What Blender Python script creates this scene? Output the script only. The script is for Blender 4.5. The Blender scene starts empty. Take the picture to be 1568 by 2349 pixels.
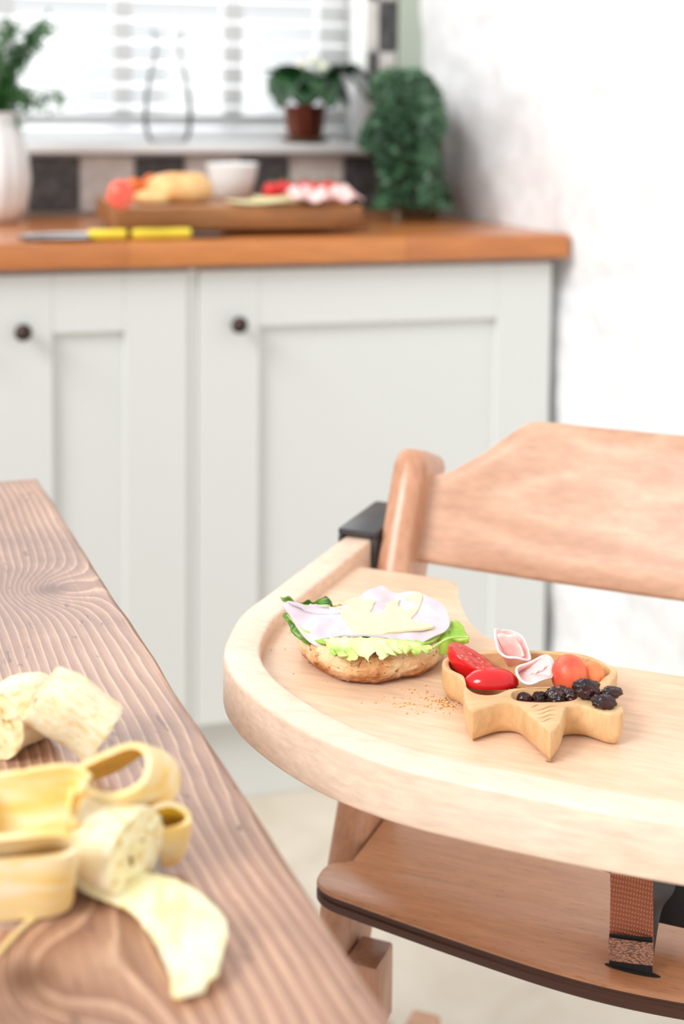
import bpy, bmesh, math, random
import numpy as np
from mathutils import Vector, Matrix, noise
from mathutils.geometry import delaunay_2d_cdt
random.seed(7)
S = bpy.context.scene
PI = math.pi

# ------------------------------------------------------------------ camera
F = 3267.0; CX = 784.0; YH = 230.0
PITCH = math.radians(4.0); YAW = math.radians(16.0); ROLL = math.radians(0.54); CZ = 1.11
CY = YH + F*math.tan(PITCH)
_f = Vector((math.sin(YAW)*math.cos(PITCH), math.cos(YAW)*math.cos(PITCH), -math.sin(PITCH)))
_r0 = Vector((math.cos(YAW), -math.sin(YAW), 0)); _u0 = _r0.cross(_f)
_r = _r0*math.cos(ROLL) + _u0*math.sin(ROLL); _u = -_r0*math.sin(ROLL) + _u0*math.cos(ROLL)
CAM = Vector((0, 0, CZ))
cd = bpy.data.cameras.new('camera'); cam = bpy.data.objects.new('camera', cd)
S.collection.objects.link(cam); S.camera = cam
cd.sensor_fit = 'HORIZONTAL'; cd.sensor_width = 24.0; cd.lens = F/1568*24
cd.shift_y = -(2349/2 - CY)/1568
m = Matrix((( _r.x, _u.x, -_f.x, 0), (_r.y, _u.y, -_f.y, 0), (_r.z, _u.z, -_f.z, CZ), (0, 0, 0, 1)))
cam.matrix_world = m
cd.clip_start = 0.02
cd.dof.use_dof = True; cd.dof.focus_distance = 0.94; cd.dof.aperture_fstop = 4.5

def ray(x, y): return (x-CX)/F*_r - (y-CY)/F*_u + _f
def P(x, y, z):
    d = ray(x, y); return CAM + d*((z-CZ)/d.z)
def PY(x, y, Y):
    d = ray(x, y); return CAM + d*(Y/d.y)
def PD(x, y, dist):
    return CAM + ray(x, y)*dist

# ------------------------------------------------------------------ light
W = bpy.data.worlds.new('world'); S.world = W; W.use_nodes = True
bgn = W.node_tree.nodes['Background']; bgn.inputs['Color'].default_value = (0.98, 0.99, 1.0, 1); bgn.inputs['Strength'].default_value = 0.86
def area(name, loc, target, size, sizey, power, col=(1, 1, 1)):
    l = bpy.data.lights.new(name, 'AREA'); l.shape = 'RECTANGLE'; l.size = size; l.size_y = sizey; l.energy = power; l.color = col
    o = bpy.data.objects.new(name, l); S.collection.objects.link(o); o.location = loc
    o.rotation_euler = (Vector(target)-Vector(loc)).to_track_quat('-Z', 'Y').to_euler()
    return o
sl = bpy.data.lights.new('sun', 'SUN'); sl.energy = 1.75; sl.angle = math.radians(24); sl.color = (1, 0.99, 0.985)
so = bpy.data.objects.new('sun', sl); S.collection.objects.link(so); so.rotation_euler = (-Vector((-0.80, -0.40, 0.66))).to_track_quat('-Z', 'Y').to_euler()
area('house_fill', (0.2, 4.6, 3.6), (0.2, 7.4, 0.9), 5.0, 2.0, 50, (1, 1, 1))  # added fill lamp, only brightens the front of the house outside
area('daylight_kitchen_window', (0.0, 2.95, 1.9), (0.25, 1.0, 0.75), 1.5, 1.0, 18, (0.98, 0.99, 1))
S.view_settings.view_transform = 'Standard'; S.view_settings.look = 'None'
S.view_settings.gamma = 1; S.view_settings.use_curve_mapping = False
S.view_settings.exposure = 0.36
S.cycles.use_denoising = True
S.cycles.max_bounces = 10; S.cycles.transparent_max_bounces = 24

# ------------------------------------------------------------------ helpers
COL = S.collection
def srgb(r, g, b):
    f = lambda c: (c/255/12.92 if c <= 10 else ((c/255+0.055)/1.055)**2.4)
    return (f(r), f(g), f(b), 1)
def link(name, me, mat=None, parent=None, smooth=True, ang=40):
    o = bpy.data.objects.new(name, me); COL.objects.link(o)
    if mat is not None:
        for mm in (mat if isinstance(mat, (list, tuple)) else [mat]): me.materials.append(mm)
    if parent is not None: o.parent = parent
    if smooth:
        me.polygons.foreach_set('use_smooth', [True]*len(me.polygons))
        if ang: me.set_sharp_from_angle(angle=math.radians(ang))
    me.update()
    return o
def obj(name, bm, mat=None, parent=None, smooth=True, ang=40, fix=True):
    if fix: bmesh.ops.recalc_face_normals(bm, faces=bm.faces)
    me = bpy.data.meshes.new(name); bm.to_mesh(me); bm.free()
    return link(name, me, mat, parent, smooth, ang)
def tag(o, label=None, cat=None, group=None, kind=None):
    if label: o['label'] = label
    if cat: o['category'] = cat
    if group: o['group'] = group
    if kind: o['kind'] = kind
    return o
def empty(name, loc=(0, 0, 0), rz=0):
    o = bpy.data.objects.new(name, None); COL.objects.link(o); o.location = loc; o.rotation_euler = (0, 0, rz)
    o.empty_display_size = 0.02
    return o
def struct(o): o['kind'] = 'structure'; return o
def box(bm, x0, x1, y0, y1, z0, z1, bev=0.0, seg=2, mi=0):
    vs = [bm.verts.new((x, y, z)) for x in (x0, x1) for y in (y0, y1) for z in (z0, z1)]
    q = [(0, 1, 3, 2), (4, 6, 7, 5), (0, 4, 5, 1), (2, 3, 7, 6), (0, 2, 6, 4), (1, 5, 7, 3)]
    fs = [bm.faces.new([vs[i] for i in f]) for f in q]
    for f in fs: f.material_index = mi
    if bev > 0:
        es = list({e for f in fs for e in f.edges})
        r = bmesh.ops.bevel(bm, geom=es, offset=bev, segments=seg, profile=0.5, affect='EDGES')
        for f in r['faces']: f.material_index = mi
def prism(bm, pts, z0, z1, bev=0.0, seg=2):
    a = [bm.verts.new((p[0], p[1], z0)) for p in pts]; b = [bm.verts.new((p[0], p[1], z1)) for p in pts]
    n = len(pts); fb = bm.faces.new(a[::-1]); ft = bm.faces.new(b)
    for i in range(n): bm.faces.new((a[i], a[(i+1) % n], b[(i+1) % n], b[i]))
    if bev > 0:
        es = list(ft.edges)+list(fb.edges)
        bmesh.ops.bevel(bm, geom=es, offset=bev, segments=seg, profile=0.5, affect='EDGES')
def loft(bm, rings, closed=True, cap0=True, cap1=True, mi=0):
    R = [[bm.verts.new(p) for p in r] for r in rings]; n = len(R[0])
    for a, b in zip(R[:-1], R[1:]):
        for i in range(n if closed else n-1):
            j = (i+1) % n
            f = bm.faces.new((a[i], a[j], b[j], b[i])); f.material_index = mi
    if closed and cap0: bm.faces.new(R[0][::-1]).material_index = mi
    if closed and cap1: bm.faces.new(R[-1]).material_index = mi
    return R
def lathe(bm, prof, n=32, c=(0, 0, 0), sx=1, sy=1, cap=True, mi=0):
    rings = [[(c[0]+r*sx*math.cos(2*PI*i/n), c[1]+r*sy*math.sin(2*PI*i/n), c[2]+z) for i in range(n)] for r, z in prof]
    return loft(bm, rings, True, cap, cap, mi)
def frame_dirs(pts):
    T = []
    for i in range(len(pts)):
        a = Vector(pts[max(i-1, 0)]); b = Vector(pts[min(i+1, len(pts)-1)]); T.append((b-a).normalized())
    return T
def tube(bm, pts, r, n=8, cap=True, mi=0):
    pts = [Vector(p) for p in pts]; T = frame_dirs(pts); up = Vector((0.13, 0.21, 0.97)); rings = []
    for i, (p, t) in enumerate(zip(pts, T)):
        s = t.cross(up).normalized(); u = s.cross(t).normalized(); rr = r[i] if isinstance(r, (list, tuple)) else r
        rings.append([p+rr*(math.cos(2*PI*k/n)*s+math.sin(2*PI*k/n)*u) for k in range(n)])
    return loft(bm, rings, True, cap, cap, mi)
def spline(pts, per=8, closed=False):
    pts = [Vector(p) for p in pts]; n = len(pts); out = []
    rng = range(n if closed else n-1)
    for i in rng:
        g = (lambda k: pts[k % n]) if closed else (lambda k: pts[min(max(k, 0), n-1)])
        p0, p1, p2, p3 = g(i-1), g(i), g(i+1), g(i+2)
        for s in range(per):
            t = s/per
            out.append(0.5*((2*p1)+(-p0+p2)*t+(2*p0-5*p1+4*p2-p3)*t*t+(-p0+3*p1-3*p2+p3)*t**3))
    if not closed: out.append(pts[-1].copy())
    return out
def resample(pts, n, closed=False):
    pts = [Vector(p) for p in pts]
    if closed: pts = pts+[pts[0]]
    L = [0.0]
    for a, b in zip(pts[:-1], pts[1:]): L.append(L[-1]+(b-a).length)
    out = []; k = 0; m_ = n if closed else n-1
    for i in range(n):
        d = L[-1]*i/m_
        while k < len(L)-2 and L[k+1] < d: k += 1
        t = (d-L[k])/max(L[k+1]-L[k], 1e-9); out.append(pts[k].lerp(pts[k+1], min(t, 1)))
    return out
def fbm(v, s, o=3): return noise.fractal(Vector(v)*s, 0.6, 2.0, o)
def solid(bm, t):
    """give an open sheet a real thickness"""
    bm.normal_update()
    vs = list(bm.verts); fs = list(bm.faces); be = [e for e in bm.edges if len(e.link_faces) == 1]
    dup = {v: bm.verts.new(v.co-v.normal*t) for v in vs}
    be = [(l.vert, l.link_loop_next.vert) for e in be for l in e.link_loops]
    for f in fs:
        try: bm.faces.new([dup[v] for v in reversed(f.verts)])
        except ValueError: pass
    for a, b in be:
        try: bm.faces.new((b, a, dup[a], dup[b]))
        except ValueError: pass
def polar_sheet(bm, bpts, centre, rings=12, n=90, ruff=0.0, rs=120, power=3.0, wave=0.0, ws=60):
    """sheet spanned between a closed border and its centre point"""
    B = resample(bpts, n, True); c = Vector(centre); cv = bm.verts.new(c); prev = None
    for k in range(1, rings+1):
        t = k/rings; ring = []
        for i, b in enumerate(B):
            p = c.lerp(b, t); p.z = c.z+(b.z-c.z)*t**power
            p.z += ruff*(t**2)*fbm(p, rs, 2) + wave*fbm((p.x, p.y, 3.3), ws, 2)
            if ruff: p.x += 0.5*ruff*t*t*fbm(p+Vector((5, 5, 5)), rs, 2)
            ring.append(bm.verts.new(p))
        for i in range(n):
            j = (i+1) % n
            if prev is None: bm.faces.new((cv, ring[i], ring[j]))
            else: bm.faces.new((prev[i], ring[i], ring[j], prev[j]))
        prev = ring
def ribbon(bm, A, B, nl=40, nw=10, bulge=0.0, thick=0.002, jag=0.0, bdir=None):
    """strip between two edge curves, bulged across, with real thickness"""
    A = resample(spline(A), nl); B = resample(spline(B), nl); grid = []
    for i, (a, b) in enumerate(zip(A, B)):
        t = (A[min(i+1, nl-1)]-A[max(i-1, 0)]).normalized(); w = b-a; nrm = t.cross(w).normalized()
        if bdir is not None: nrm = Vector(bdir).normalized()
        row = []
        for k in range(nw+1):
            s = k/nw; p = a.lerp(b, s)+nrm*bulge*math.sin(PI*s)
            if jag and (k in (0, nw)): p += w.normalized()*jag*fbm(p, 400, 2)
            row.append(bm.verts.new(p))
        grid.append(row)
    for i in range(nl-1):
        for k in range(nw): bm.faces.new((grid[i][k], grid[i][k+1], grid[i+1][k+1], grid[i+1][k]))
    solid(bm, thick)
def lump(bm, c, rx, ry, rz, amp=0.1, sc=40, sub=3, rot=None, seed=0):
    r = bmesh.ops.create_icosphere(bm, subdivisions=sub, radius=1.0)
    M = rot or Matrix.Identity(3)
    for v in r['verts']:
        d = v.co.normalized(); k = 1+amp*fbm(d*1.0+Vector((seed, seed*.7, 0)), sc, 3)
        v.co = Vector(c)+M @ Vector((d.x*rx*k, d.y*ry*k, d.z*rz*k))
    return r['verts']
def copy_tree(o, parent=None):
    c = o.copy(); COL.objects.link(c); c.parent = parent
    for ch in list(o.children): copy_tree(ch, c)
    return c

# ------------------------------------------------------------------ materials
def mat(name, col=(0.8, 0.8, 0.8, 1), rough=0.5, **kw):
    m_ = bpy.data.materials.new(name); m_.use_nodes = True
    b = m_.node_tree.nodes['Principled BSDF']
    b.inputs['Base Color'].default_value = col; b.inputs['Roughness'].default_value = rough
    for k, v in kw.items(): b.inputs[k.replace('_', ' ')].default_value = v
    return m_
class NT:
    def __init__(s, m_): s.m = m_; s.t = m_.node_tree; s.b = s.t.nodes['Principled BSDF']
    def n(s, typ, **kw):
        nd = s.t.nodes.new(typ)
        for k, v in kw.items(): setattr(nd, k, v)
        return nd
    def l(s, a, b): s.t.links.new(a, b)
    def coord(s, scale=(1, 1, 1), rot=(0, 0, 0), gen='Object'):
        tc = s.n('ShaderNodeTexCoord'); mp = s.n('ShaderNodeMapping'); s.l(tc.outputs[gen], mp.inputs[0])
        mp.inputs['Scale'].default_value = scale; mp.inputs['Rotation'].default_value = rot
        return mp.outputs[0]
    def noise(s, vec, sc=5, det=4, dist=0, rough=0.5):
        nd = s.n('ShaderNodeTexNoise'); s.l(vec, nd.inputs['Vector']); nd.inputs['Scale'].default_value = sc
        nd.inputs['Detail'].default_value = det; nd.inputs['Distortion'].default_value = dist; nd.inputs['Roughness'].default_value = rough
        return nd.outputs[0]
    def voro(s, vec, sc=5, feat='F1'):
        nd = s.n('ShaderNodeTexVoronoi'); nd.feature = feat; s.l(vec, nd.inputs['Vector']); nd.inputs['Scale'].default_value = sc
        return nd.outputs['Distance']
    def ramp(s, fac, stops, interp='LINEAR'):
        r = s.n('ShaderNodeValToRGB'); s.l(fac, r.inputs[0]); cr = r.color_ramp; cr.interpolation = interp
        while len(cr.elements) < len(stops): cr.elements.new(0.5)
        for e, (p, c) in zip(cr.elements, stops): e.position = p; e.color = c
        return r.outputs[0]
    def mix(s, a, b, fac, mode='MIX'):
        x = s.n('ShaderNodeMix'); x.data_type = 'RGBA'; x.blend_type = mode
        for i, v in ((0, fac), (6, a), (7, b)):
            if hasattr(v, 'is_output') or hasattr(v, 'links'): s.l(v, x.inputs[i])
            else: x.inputs[i].default_value = v
        return x.outputs[2]
    def math(s, op, a, b=0.0, c=None):
        x = s.n('ShaderNodeMath'); x.operation = op
        for i, v in enumerate((a, b) if c is None else (a, b, c)):
            if hasattr(v, 'links'): s.l(v, x.inputs[i])
            else: x.inputs[i].default_value = v
        return x.outputs[0]
    def bump(s, h, strength=0.3, dist=0.001):
        b = s.n('ShaderNodeBump'); s.l(h, b.inputs['Height']); b.inputs['Strength'].default_value = strength; b.inputs['Distance'].default_value = dist
        s.l(b.outputs[0], s.b.inputs['Normal'])
    def base(s, c): s.l(c, s.b.inputs['Base Color'])
WHITE = (1, 1, 1, 1); BLACK = (0, 0, 0, 1); G = lambda v: (v, v, v, 1)

def wood(name, dark, light, stretch=(1.2, 14, 14), sc=3.0, fleck=(6, 160, 160), fleckamt=0.35, rough=0.42, wav=0.6, fleckcol=None, coat=0.0, figure=0.0):
    """planed hardwood: broad soft figure along the first axis plus fine pores"""
    m_ = mat(name, rough=rough); n = NT(m_)
    v = n.coord(stretch); a = n.noise(v, sc, 4, wav, 0.55)
    c = n.ramp(a, [(0.3, dark), (0.7, light)])
    if figure:
        w_ = n.noise(n.coord((1.5, 1.5, 4.2)), 1.6, 2, 0.5, 0.4)
        sn = n.math('SINE', n.math('MULTIPLY', w_, 62.0))
        c = n.mix(c, n.ramp(n.math('MULTIPLY', n.math('ADD', sn, 1.0), 0.5), [(0.0, dark), (0.85, light), (1.0, tuple(min(1, q*1.12) for q in light[:3])+(1,))]), figure)
    f = n.noise(n.coord(fleck), 3.0, 2, 0, 0.5)
    fl = n.ramp(f, [(0.60, BLACK), (0.70, WHITE)])
    fc = fleckcol or tuple(x*0.62 for x in dark[:3])+(1,)
    k = n.math('MULTIPLY', fl, fleckamt)
    c2 = n.mix(c, fc, k)
    fine = n.noise(n.coord(tuple(x*6 for x in stretch)), 6.0, 3)
    c3 = n.mix(c2, n.ramp(fine, [(0.3, G(0.86)), (0.7, G(1.05))]), 1.0, 'MULTIPLY')
    n.base(c3); n.bump(fine, 0.12, 0.0005)
    if coat: n.b.inputs['Coat Weight'].default_value = coat; n.b.inputs['Coat Roughness'].default_value = 0.12
    return m_
M = {}
M['beech_tray'] = wood('beech_tray', srgb(226, 186, 152), srgb(240, 208, 178), (1.0, 6, 6), 2.2, rough=0.36, fleckamt=0.18)
M['beech_rim'] = wood('beech_rim', srgb(236, 202, 176), srgb(246, 222, 200), (1.5, 5, 9), 3.0, rough=0.42, fleckamt=0.12)
M['beech_back'] = wood('beech_back', srgb(192, 144, 116), srgb(217, 174, 146), (1.8, 1.8, 5.0), 2.0, (8, 120, 160), 0.15, 0.34, 2.6, figure=0.5)
M['beech_post'] = wood('beech_post', srgb(188, 134, 102), srgb(216, 166, 134), (6, 6, 1.2), 3.0, (120, 120, 10), 0.2, 0.27)
M['beech_seat'] = wood('beech_seat', srgb(186, 130, 92), srgb(208, 154, 114), (1.0, 7, 7), 2.6, (30, 170, 100), 0.5, 0.3)
M['ply_edge'] = wood('ply_edge', srgb(44, 22, 14), srgb(96, 54, 32), (1.0, 1.0, 380), 1.2, rough=0.5, wav=0.1)
M['bowl_wood'] = wood('bowl_wood', srgb(208, 160, 108), srgb(232, 194, 144), (1.5, 18, 5), 3.0, (20, 200, 100), 0.12, 0.45)
M['groove'] = mat('brown_groove', srgb(170, 112, 66), 0.7)  # browner than the dish wood, for the engraved lines
M['board'] = wood('chopping_board_wood', srgb(128, 78, 36), srgb(178, 122, 70), (1.6, 9, 9), 3.0, rough=0.5)
M['door'] = mat('painted_door', srgb(215, 218, 215), 0.38)
n = NT(M['door']); n.bump(n.noise(n.coord((30, 30, 4)), 8, 4), 0.08, 0.0004)
M['carcass'] = mat('painted_carcass', srgb(215, 218, 214), 0.5)
M['slot_shade'] = mat('slot_shade_black', srgb(28, 26, 24), 0.9)
M['knob'] = mat('pewter', srgb(74, 62, 58), 0.28, Metallic=0.9)
M['steel'] = mat('steel', srgb(176, 180, 184), 0.22, Metallic=1.0)
M['black_plastic'] = mat('grey_black_plastic', srgb(60, 58, 60), 0.36)
M['yellow_plastic'] = mat('yellow_plastic', srgb(238, 214, 60), 0.35)
M['white_gloss'] = mat('white_glaze', srgb(236, 238, 238), 0.2)
M['white_paint'] = mat('white_paint', srgb(236, 237, 236), 0.4)
M['slat'] = mat('white_slat', srgb(238, 239, 240), 0.35)
M['sage'] = mat('sage_paint', srgb(174, 184, 170), 0.6)
M['copper'] = mat('copper_glaze', srgb(112, 62, 46), 0.25, Metallic=0.6)
M['saucer'] = mat('brass_brown_glaze', srgb(96, 66, 30), 0.35)
M['soil'] = mat('soil', srgb(46, 34, 26), 0.95)
M['strap_black'] = mat('black_webbing', srgb(30, 30, 32), 0.75)
n = NT(M['strap_black']); n.bump(n.noise(n.coord((900, 900, 900)), 1, 1), 0.6, 0.0006)
M['grout'] = mat('grout', srgb(206, 204, 200), 0.9)
def tilemat(name, a, b):
    m_ = mat(name, rough=0.45); n = NT(m_); f = n.noise(n.coord((1, 1, 1)), 60, 4)
    n.base(n.ramp(f, [(0.35, a), (0.65, b)])); n.bump(f, 0.3, 0.001); return m_
M['tile_dark'] = tilemat('dark_stone_tile', srgb(52, 50, 50), srgb(86, 84, 84))
M['tile_light'] = tilemat('light_stone_tile', srgb(196, 190, 184), srgb(214, 209, 204))
# white painted rough stone
m_ = mat('white_painted_stone', srgb(238, 238, 238), 0.75); n = NT(m_)
f = n.noise(n.coord(), 26, 6); n.base(n.ramp(f, [(0.3, srgb(220, 221, 222)), (0.6, srgb(233, 233, 233))])); n.bump(f, 0.5, 0.004); M['stone'] = m_
m_ = mat('white_plaster', srgb(236, 236, 234), 0.8); M['plaster'] = m_
m_ = mat('cream_vinyl_floor', rough=0.5); n = NT(m_); f = n.noise(n.coord(), 9, 6, 0.6)
n.base(n.ramp(f, [(0.3, srgb(206, 194, 176)), (0.7, srgb(224, 215, 200))])); n.bump(f, 0.2, 0.002); M['floor'] = m_
# worktop: oiled oak staves, colour changes stave by stave
m_ = mat('oak_staves', rough=0.22); n = NT(m_)
bt = n.n('ShaderNodeTexBrick'); n.l(n.coord((1, 1, 1)), bt.inputs['Vector'])
bt.inputs['Scale'].default_value = 1.0; bt.inputs['Brick Width'].default_value = 0.43; bt.inputs['Row Height'].default_value = 0.045
bt.inputs['Mortar Size'].default_value = 0.0006; bt.inputs['Mortar'].default_value = srgb(150, 88, 44)
bt.inputs['Color1'].default_value = srgb(208, 134, 74); bt.inputs['Color2'].default_value = srgb(176, 104, 62); bt.offset = 0.37
g_ = n.noise(n.coord((3, 45, 45)), 4, 5, 0.4)
n.base(n.mix(bt.outputs[0], n.ramp(g_, [(0.3, G(0.78)), (0.7, G(1.12))]), 1.0, 'MULTIPLY')); M['oak'] = m_
# table pine: rings follow the stored grain field
m_ = mat('rustic_pine', rough=0.36); n = NT(m_)
at = n.n('ShaderNodeAttribute'); at.attribute_name = 'grain'
v = n.coord((1, 1, 1)); wig = n.noise(v, 22, 4, 0.3)
gf = n.math('ADD', at.outputs['Fac'], n.math('MULTIPLY', n.math('SUBTRACT', wig, 0.5), 0.45))
fr = n.math('FRACT', gf)
ringc = n.ramp(fr, [(0.0, srgb(214, 178, 154)), (0.07, srgb(222, 188, 164)), (0.20, srgb(160, 122, 104)), (0.55, srgb(176, 138, 118)), (0.9, srgb(192, 156, 134)), (1.0, srgb(214, 178, 154))])
big = n.noise(n.coord((2.2, 2.2, 2)), 3.2, 4, 0.5)
c = n.mix(ringc, n.ramp(big, [(0.35, srgb(176, 158, 152)), (0.65, srgb(255, 244, 232))]), 0.75, 'MULTIPLY')
st = n.noise(n.coord((150, 7, 10)), 3.0, 4, 0.2)
c = n.mix(c, n.ramp(st, [(0.3, G(0.78)), (0.62, G(1.10))]), 0.8, 'MULTIPLY')
kn = n.n('ShaderNodeAttribute'); kn.attribute_name = 'knot'
c = n.mix(c, srgb(96, 60, 42), n.math('MULTIPLY', kn.outputs['Fac'], 0.8))
pits = n.noise(n.coord((60, 16, 10)), 2.6, 3, 1.2)
pm = n.ramp(pits, [(0.66, BLACK), (0.71, WHITE)])
c = n.mix(c, srgb(70, 44, 34), n.math('MULTIPLY', pm, 0.65))
ed = n.n('ShaderNodeAttribute'); ed.attribute_name = 'edge_wear'
c = n.mix(c, srgb(112, 72, 48), n.math('MULTIPLY', ed.outputs['Fac'], 0.7))
n.base(c)
n.bump(n.math('ADD', n.math('MULTIPLY', fr, 0.6), n.math('MULTIPLY', st, 0.4)), 0.16, 0.0010); M['pine'] = m_
# foods
def food(name, stops, sc=40, rough=0.45, sss=0.15, rad=(0.01, 0.004, 0.002), bump=0.2, bd=0.0008, det=4, stretch=(1, 1, 1), dist=0, **kw):
    m_ = mat(name, rough=rough, **kw); n = NT(m_); f = n.noise(n.coord(stretch), sc, det, dist)
    n.base(n.ramp(f, stops)); n.bump(f, bump, bd)
    if sss:
        n.b.inputs['Subsurface Weight'].default_value = sss; n.b.inputs['Subsurface Radius'].default_value = rad; n.b.inputs['Subsurface Scale'].default_value = 1.0
    return m_
M['ham'] = food('ham', [(0.3, srgb(206, 188, 196)), (0.55, srgb(220, 206, 210)), (0.72, srgb(228, 200, 198))], 70, 0.26, 0.1, bump=0.3)
M['ham_pink'] = food('pink_ham', [(0.35, srgb(240, 176, 172)), (0.65, srgb(250, 212, 206))], 90, 0.28, 0.3, bump=0.15)
M['ham_rim'] = mat('ham_fat_rim', srgb(250, 226, 222), 0.3, Subsurface_Weight=0.2)
M['cheese'] = mat('pale_cheese', srgb(238, 230, 178), 0.35, Subsurface_Weight=0.05)
M['cheese'].node_tree.nodes['Principled BSDF'].inputs['Subsurface Radius'].default_value = (0.006, 0.005, 0.003)
M['tomato'] = food('tomato_skin', [(0.3, srgb(196, 16, 22)), (0.7, srgb(222, 34, 34))], 30, 0.12, 0.15, bump=0.03)
M['tomato_cut'] = food('tomato_flesh', [(0.35, srgb(196, 30, 30)), (0.62, srgb(228, 84, 72))], 220, 0.12, 0.3, bump=0.5, stretch=(1, 3, 3))
M['tomato_seed'] = mat('tomato_seed', srgb(236, 140, 104), 0.2, Subsurface_Weight=0.2)
M['apricot'] = food('apricot_skin', [(0.3, srgb(226, 60, 48)), (0.62, srgb(244, 124, 84))], 55, 0.4, 0.3, bump=0.05)
M['apricot2'] = food('apricot_flesh', [(0.3, srgb(240, 112, 62)), (0.7, srgb(248, 158, 100))], 60, 0.4, 0.3, bump=0.05)
M['raisin'] = food('raisin_skin', [(0.35, srgb(22, 10, 12)), (0.68, srgb(62, 18, 18))], 130, 0.22, 0.0, bump=0.7, bd=0.0016)
M['lettuce_dark'] = food('dark_lettuce', [(0.35, srgb(34, 92, 12)), (0.62, srgb(104, 158, 46))], 90, 0.35, 0.1, bump=0.6, bd=0.002)
M['lettuce_pale'] = food('pale_lettuce', [(0.34, srgb(150, 192, 60)), (0.48, srgb(208, 224, 128)), (0.66, srgb(232, 236, 180))], 42, 0.3, 0.2, bump=0.4, bd=0.002)
M['lettuce_mid'] = food('green_lettuce', [(0.3, srgb(120, 176, 44)), (0.6, srgb(178, 212, 88)), (0.75, srgb(228, 236, 150))], 40, 0.35, 0.15, bump=0.5, bd=0.002)
M['lettuce_rib'] = mat('lettuce_rib', srgb(176, 208, 110), 0.35)
M['carrot'] = mat('orange_flesh', srgb(236, 116, 46), 0.4)
M['coral'] = food('coral_melon', [(0.3, srgb(240, 84, 64)), (0.7, srgb(248, 130, 104))], 30, 0.35, 0.2)
M['pasta_crust'] = food('roll_crust', [(0.3, srgb(226, 160, 92)), (0.7, srgb(248, 214, 152))], 24, 0.6, 0.0)
# bread: porous crumb above, toasted crust below
m_ = mat('toasted_bread', rough=0.8); n = NT(m_); v = n.coord()
f = n.noise(v, 34, 6, 0.4, 0.62); vo = n.voro(v, 190)
c = n.ramp(f, [(0.28, srgb(176, 112, 66)), (0.40, srgb(224, 172, 118)), (0.54, srgb(240, 208, 164)), (0.72, srgb(246, 224, 188))])
pits = n.ramp(n.noise(v, 240, 3, 0.4), [(0.31, WHITE), (0.39, BLACK)])
c = n.mix(c, srgb(120, 64, 32), n.math('MULTIPLY', pits, 0.75))
sp = n.n('ShaderNodeSeparateXYZ'); n.l(v, sp.inputs[0])
low = n.ramp(n.math('ADD', n.math('MULTIPLY', sp.outputs[2], 40.0), n.math('MULTIPLY', f, 0.5)), [(0.34, WHITE), (0.62, BLACK)])
c = n.mix(c, srgb(150, 78, 36), n.math('MULTIPLY', low, 0.8))
n.base(c); h = n.math('ADD', n.math('MULTIPLY', f, 1.0), n.math('MULTIPLY', n.noise(v, 220, 3), 0.6)); n.bump(h, 1.0, 0.0022); M['bread'] = m_
m_ = mat('roll_crumb', rough=0.9); n = NT(m_); v = n.coord(); f = n.noise(v, 260, 4)
n.base(n.ramp(f, [(0.3, srgb(140, 104, 40)), (0.48, srgb(204, 172, 104)), (0.68, srgb(242, 220, 166))])); n.bump(f, 1.0, 0.003); M['crumb_top'] = m_
M['crumbs'] = food('bread_crumb', [(0.3, srgb(214, 150, 92)), (0.7, srgb(246, 206, 150))], 300, 0.8, 0)
# banana
m_ = mat('banana_flesh', rough=0.5, Subsurface_Weight=0.25); n = NT(m_)
n.b.inputs['Subsurface Radius'].default_value = (0.008, 0.006, 0.003)
f = n.noise(n.coord((190, 190, 70), gen='Object'), 1.6, 4, 0.8); big = n.noise(n.coord(), 60, 3)
c = n.ramp(f, [(0.30, srgb(234, 208, 156)), (0.48, srgb(243, 230, 196)), (0.7, srgb(246, 240, 214))]); n.base(c); n.bump(f, 0.45, 0.0010); M['banana_flesh'] = m_
m_ = mat('banana_cut', rough=0.4, Subsurface_Weight=0.3); n = NT(m_); n.b.inputs['Subsurface Radius'].default_value = (0.008, 0.006, 0.003)
f = n.noise(n.coord(), 170, 4, 0.6); n.base(n.ramp(f, [(0.3, srgb(208, 172, 92)), (0.46, srgb(244, 230, 180)), (0.7, srgb(252, 246, 214))])); n.bump(f, 0.5, 0.001); M['banana_cut'] = m_
M['banana_core'] = mat('banana_core', srgb(150, 112, 34), 0.5)
def peelmat(name, a, b, c_, sc=(60, 60, 60)):
    m_ = mat(name, rough=0.5, Subsurface_Weight=0.15); n = NT(m_); n.b.inputs['Subsurface Radius'].default_value = (0.006, 0.004, 0.001)
    f = n.noise(n.coord(sc), 1.0, 4, 0.4); n.base(n.ramp(f, [(0.3, a), (0.5, b), (0.7, c_)])); n.bump(f, 0.25, 0.001); return m_
M['peel_in'] = peelmat('banana_peel_inside', srgb(248, 206, 110), srgb(250, 224, 160), srgb(252, 238, 204), (24, 70, 130))
M['peel_white'] = peelmat('banana_peel_pith', srgb(232, 222, 160), srgb(240, 234, 192), srgb(244, 240, 212), (150, 60, 60))
M['peel_out'] = peelmat('banana_peel_outside', srgb(226, 178, 20), srgb(244, 204, 50), srgb(250, 218, 84))
# plants
M['leaf_dark'] = food('dark_leaf', [(0.3, srgb(10, 40, 16)), (0.7, srgb(32, 84, 36))], 30, 0.35, 0)
M['leaf_ivy'] = food('ivy_leaf', [(0.3, srgb(16, 48, 26)), (0.55, srgb(38, 82, 46)), (0.78, srgb(96, 138, 100))], 30, 0.45, 0)
M['leaf_fern'] = food('fern_leaf', [(0.3, srgb(40, 96, 50)), (0.7, srgb(92, 148, 84))], 30, 0.5, 0)
M['stem'] = mat('stem', srgb(70, 92, 50), 0.6)
M['flower'] = mat('white_flower', srgb(236, 236, 210), 0.5)
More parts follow.
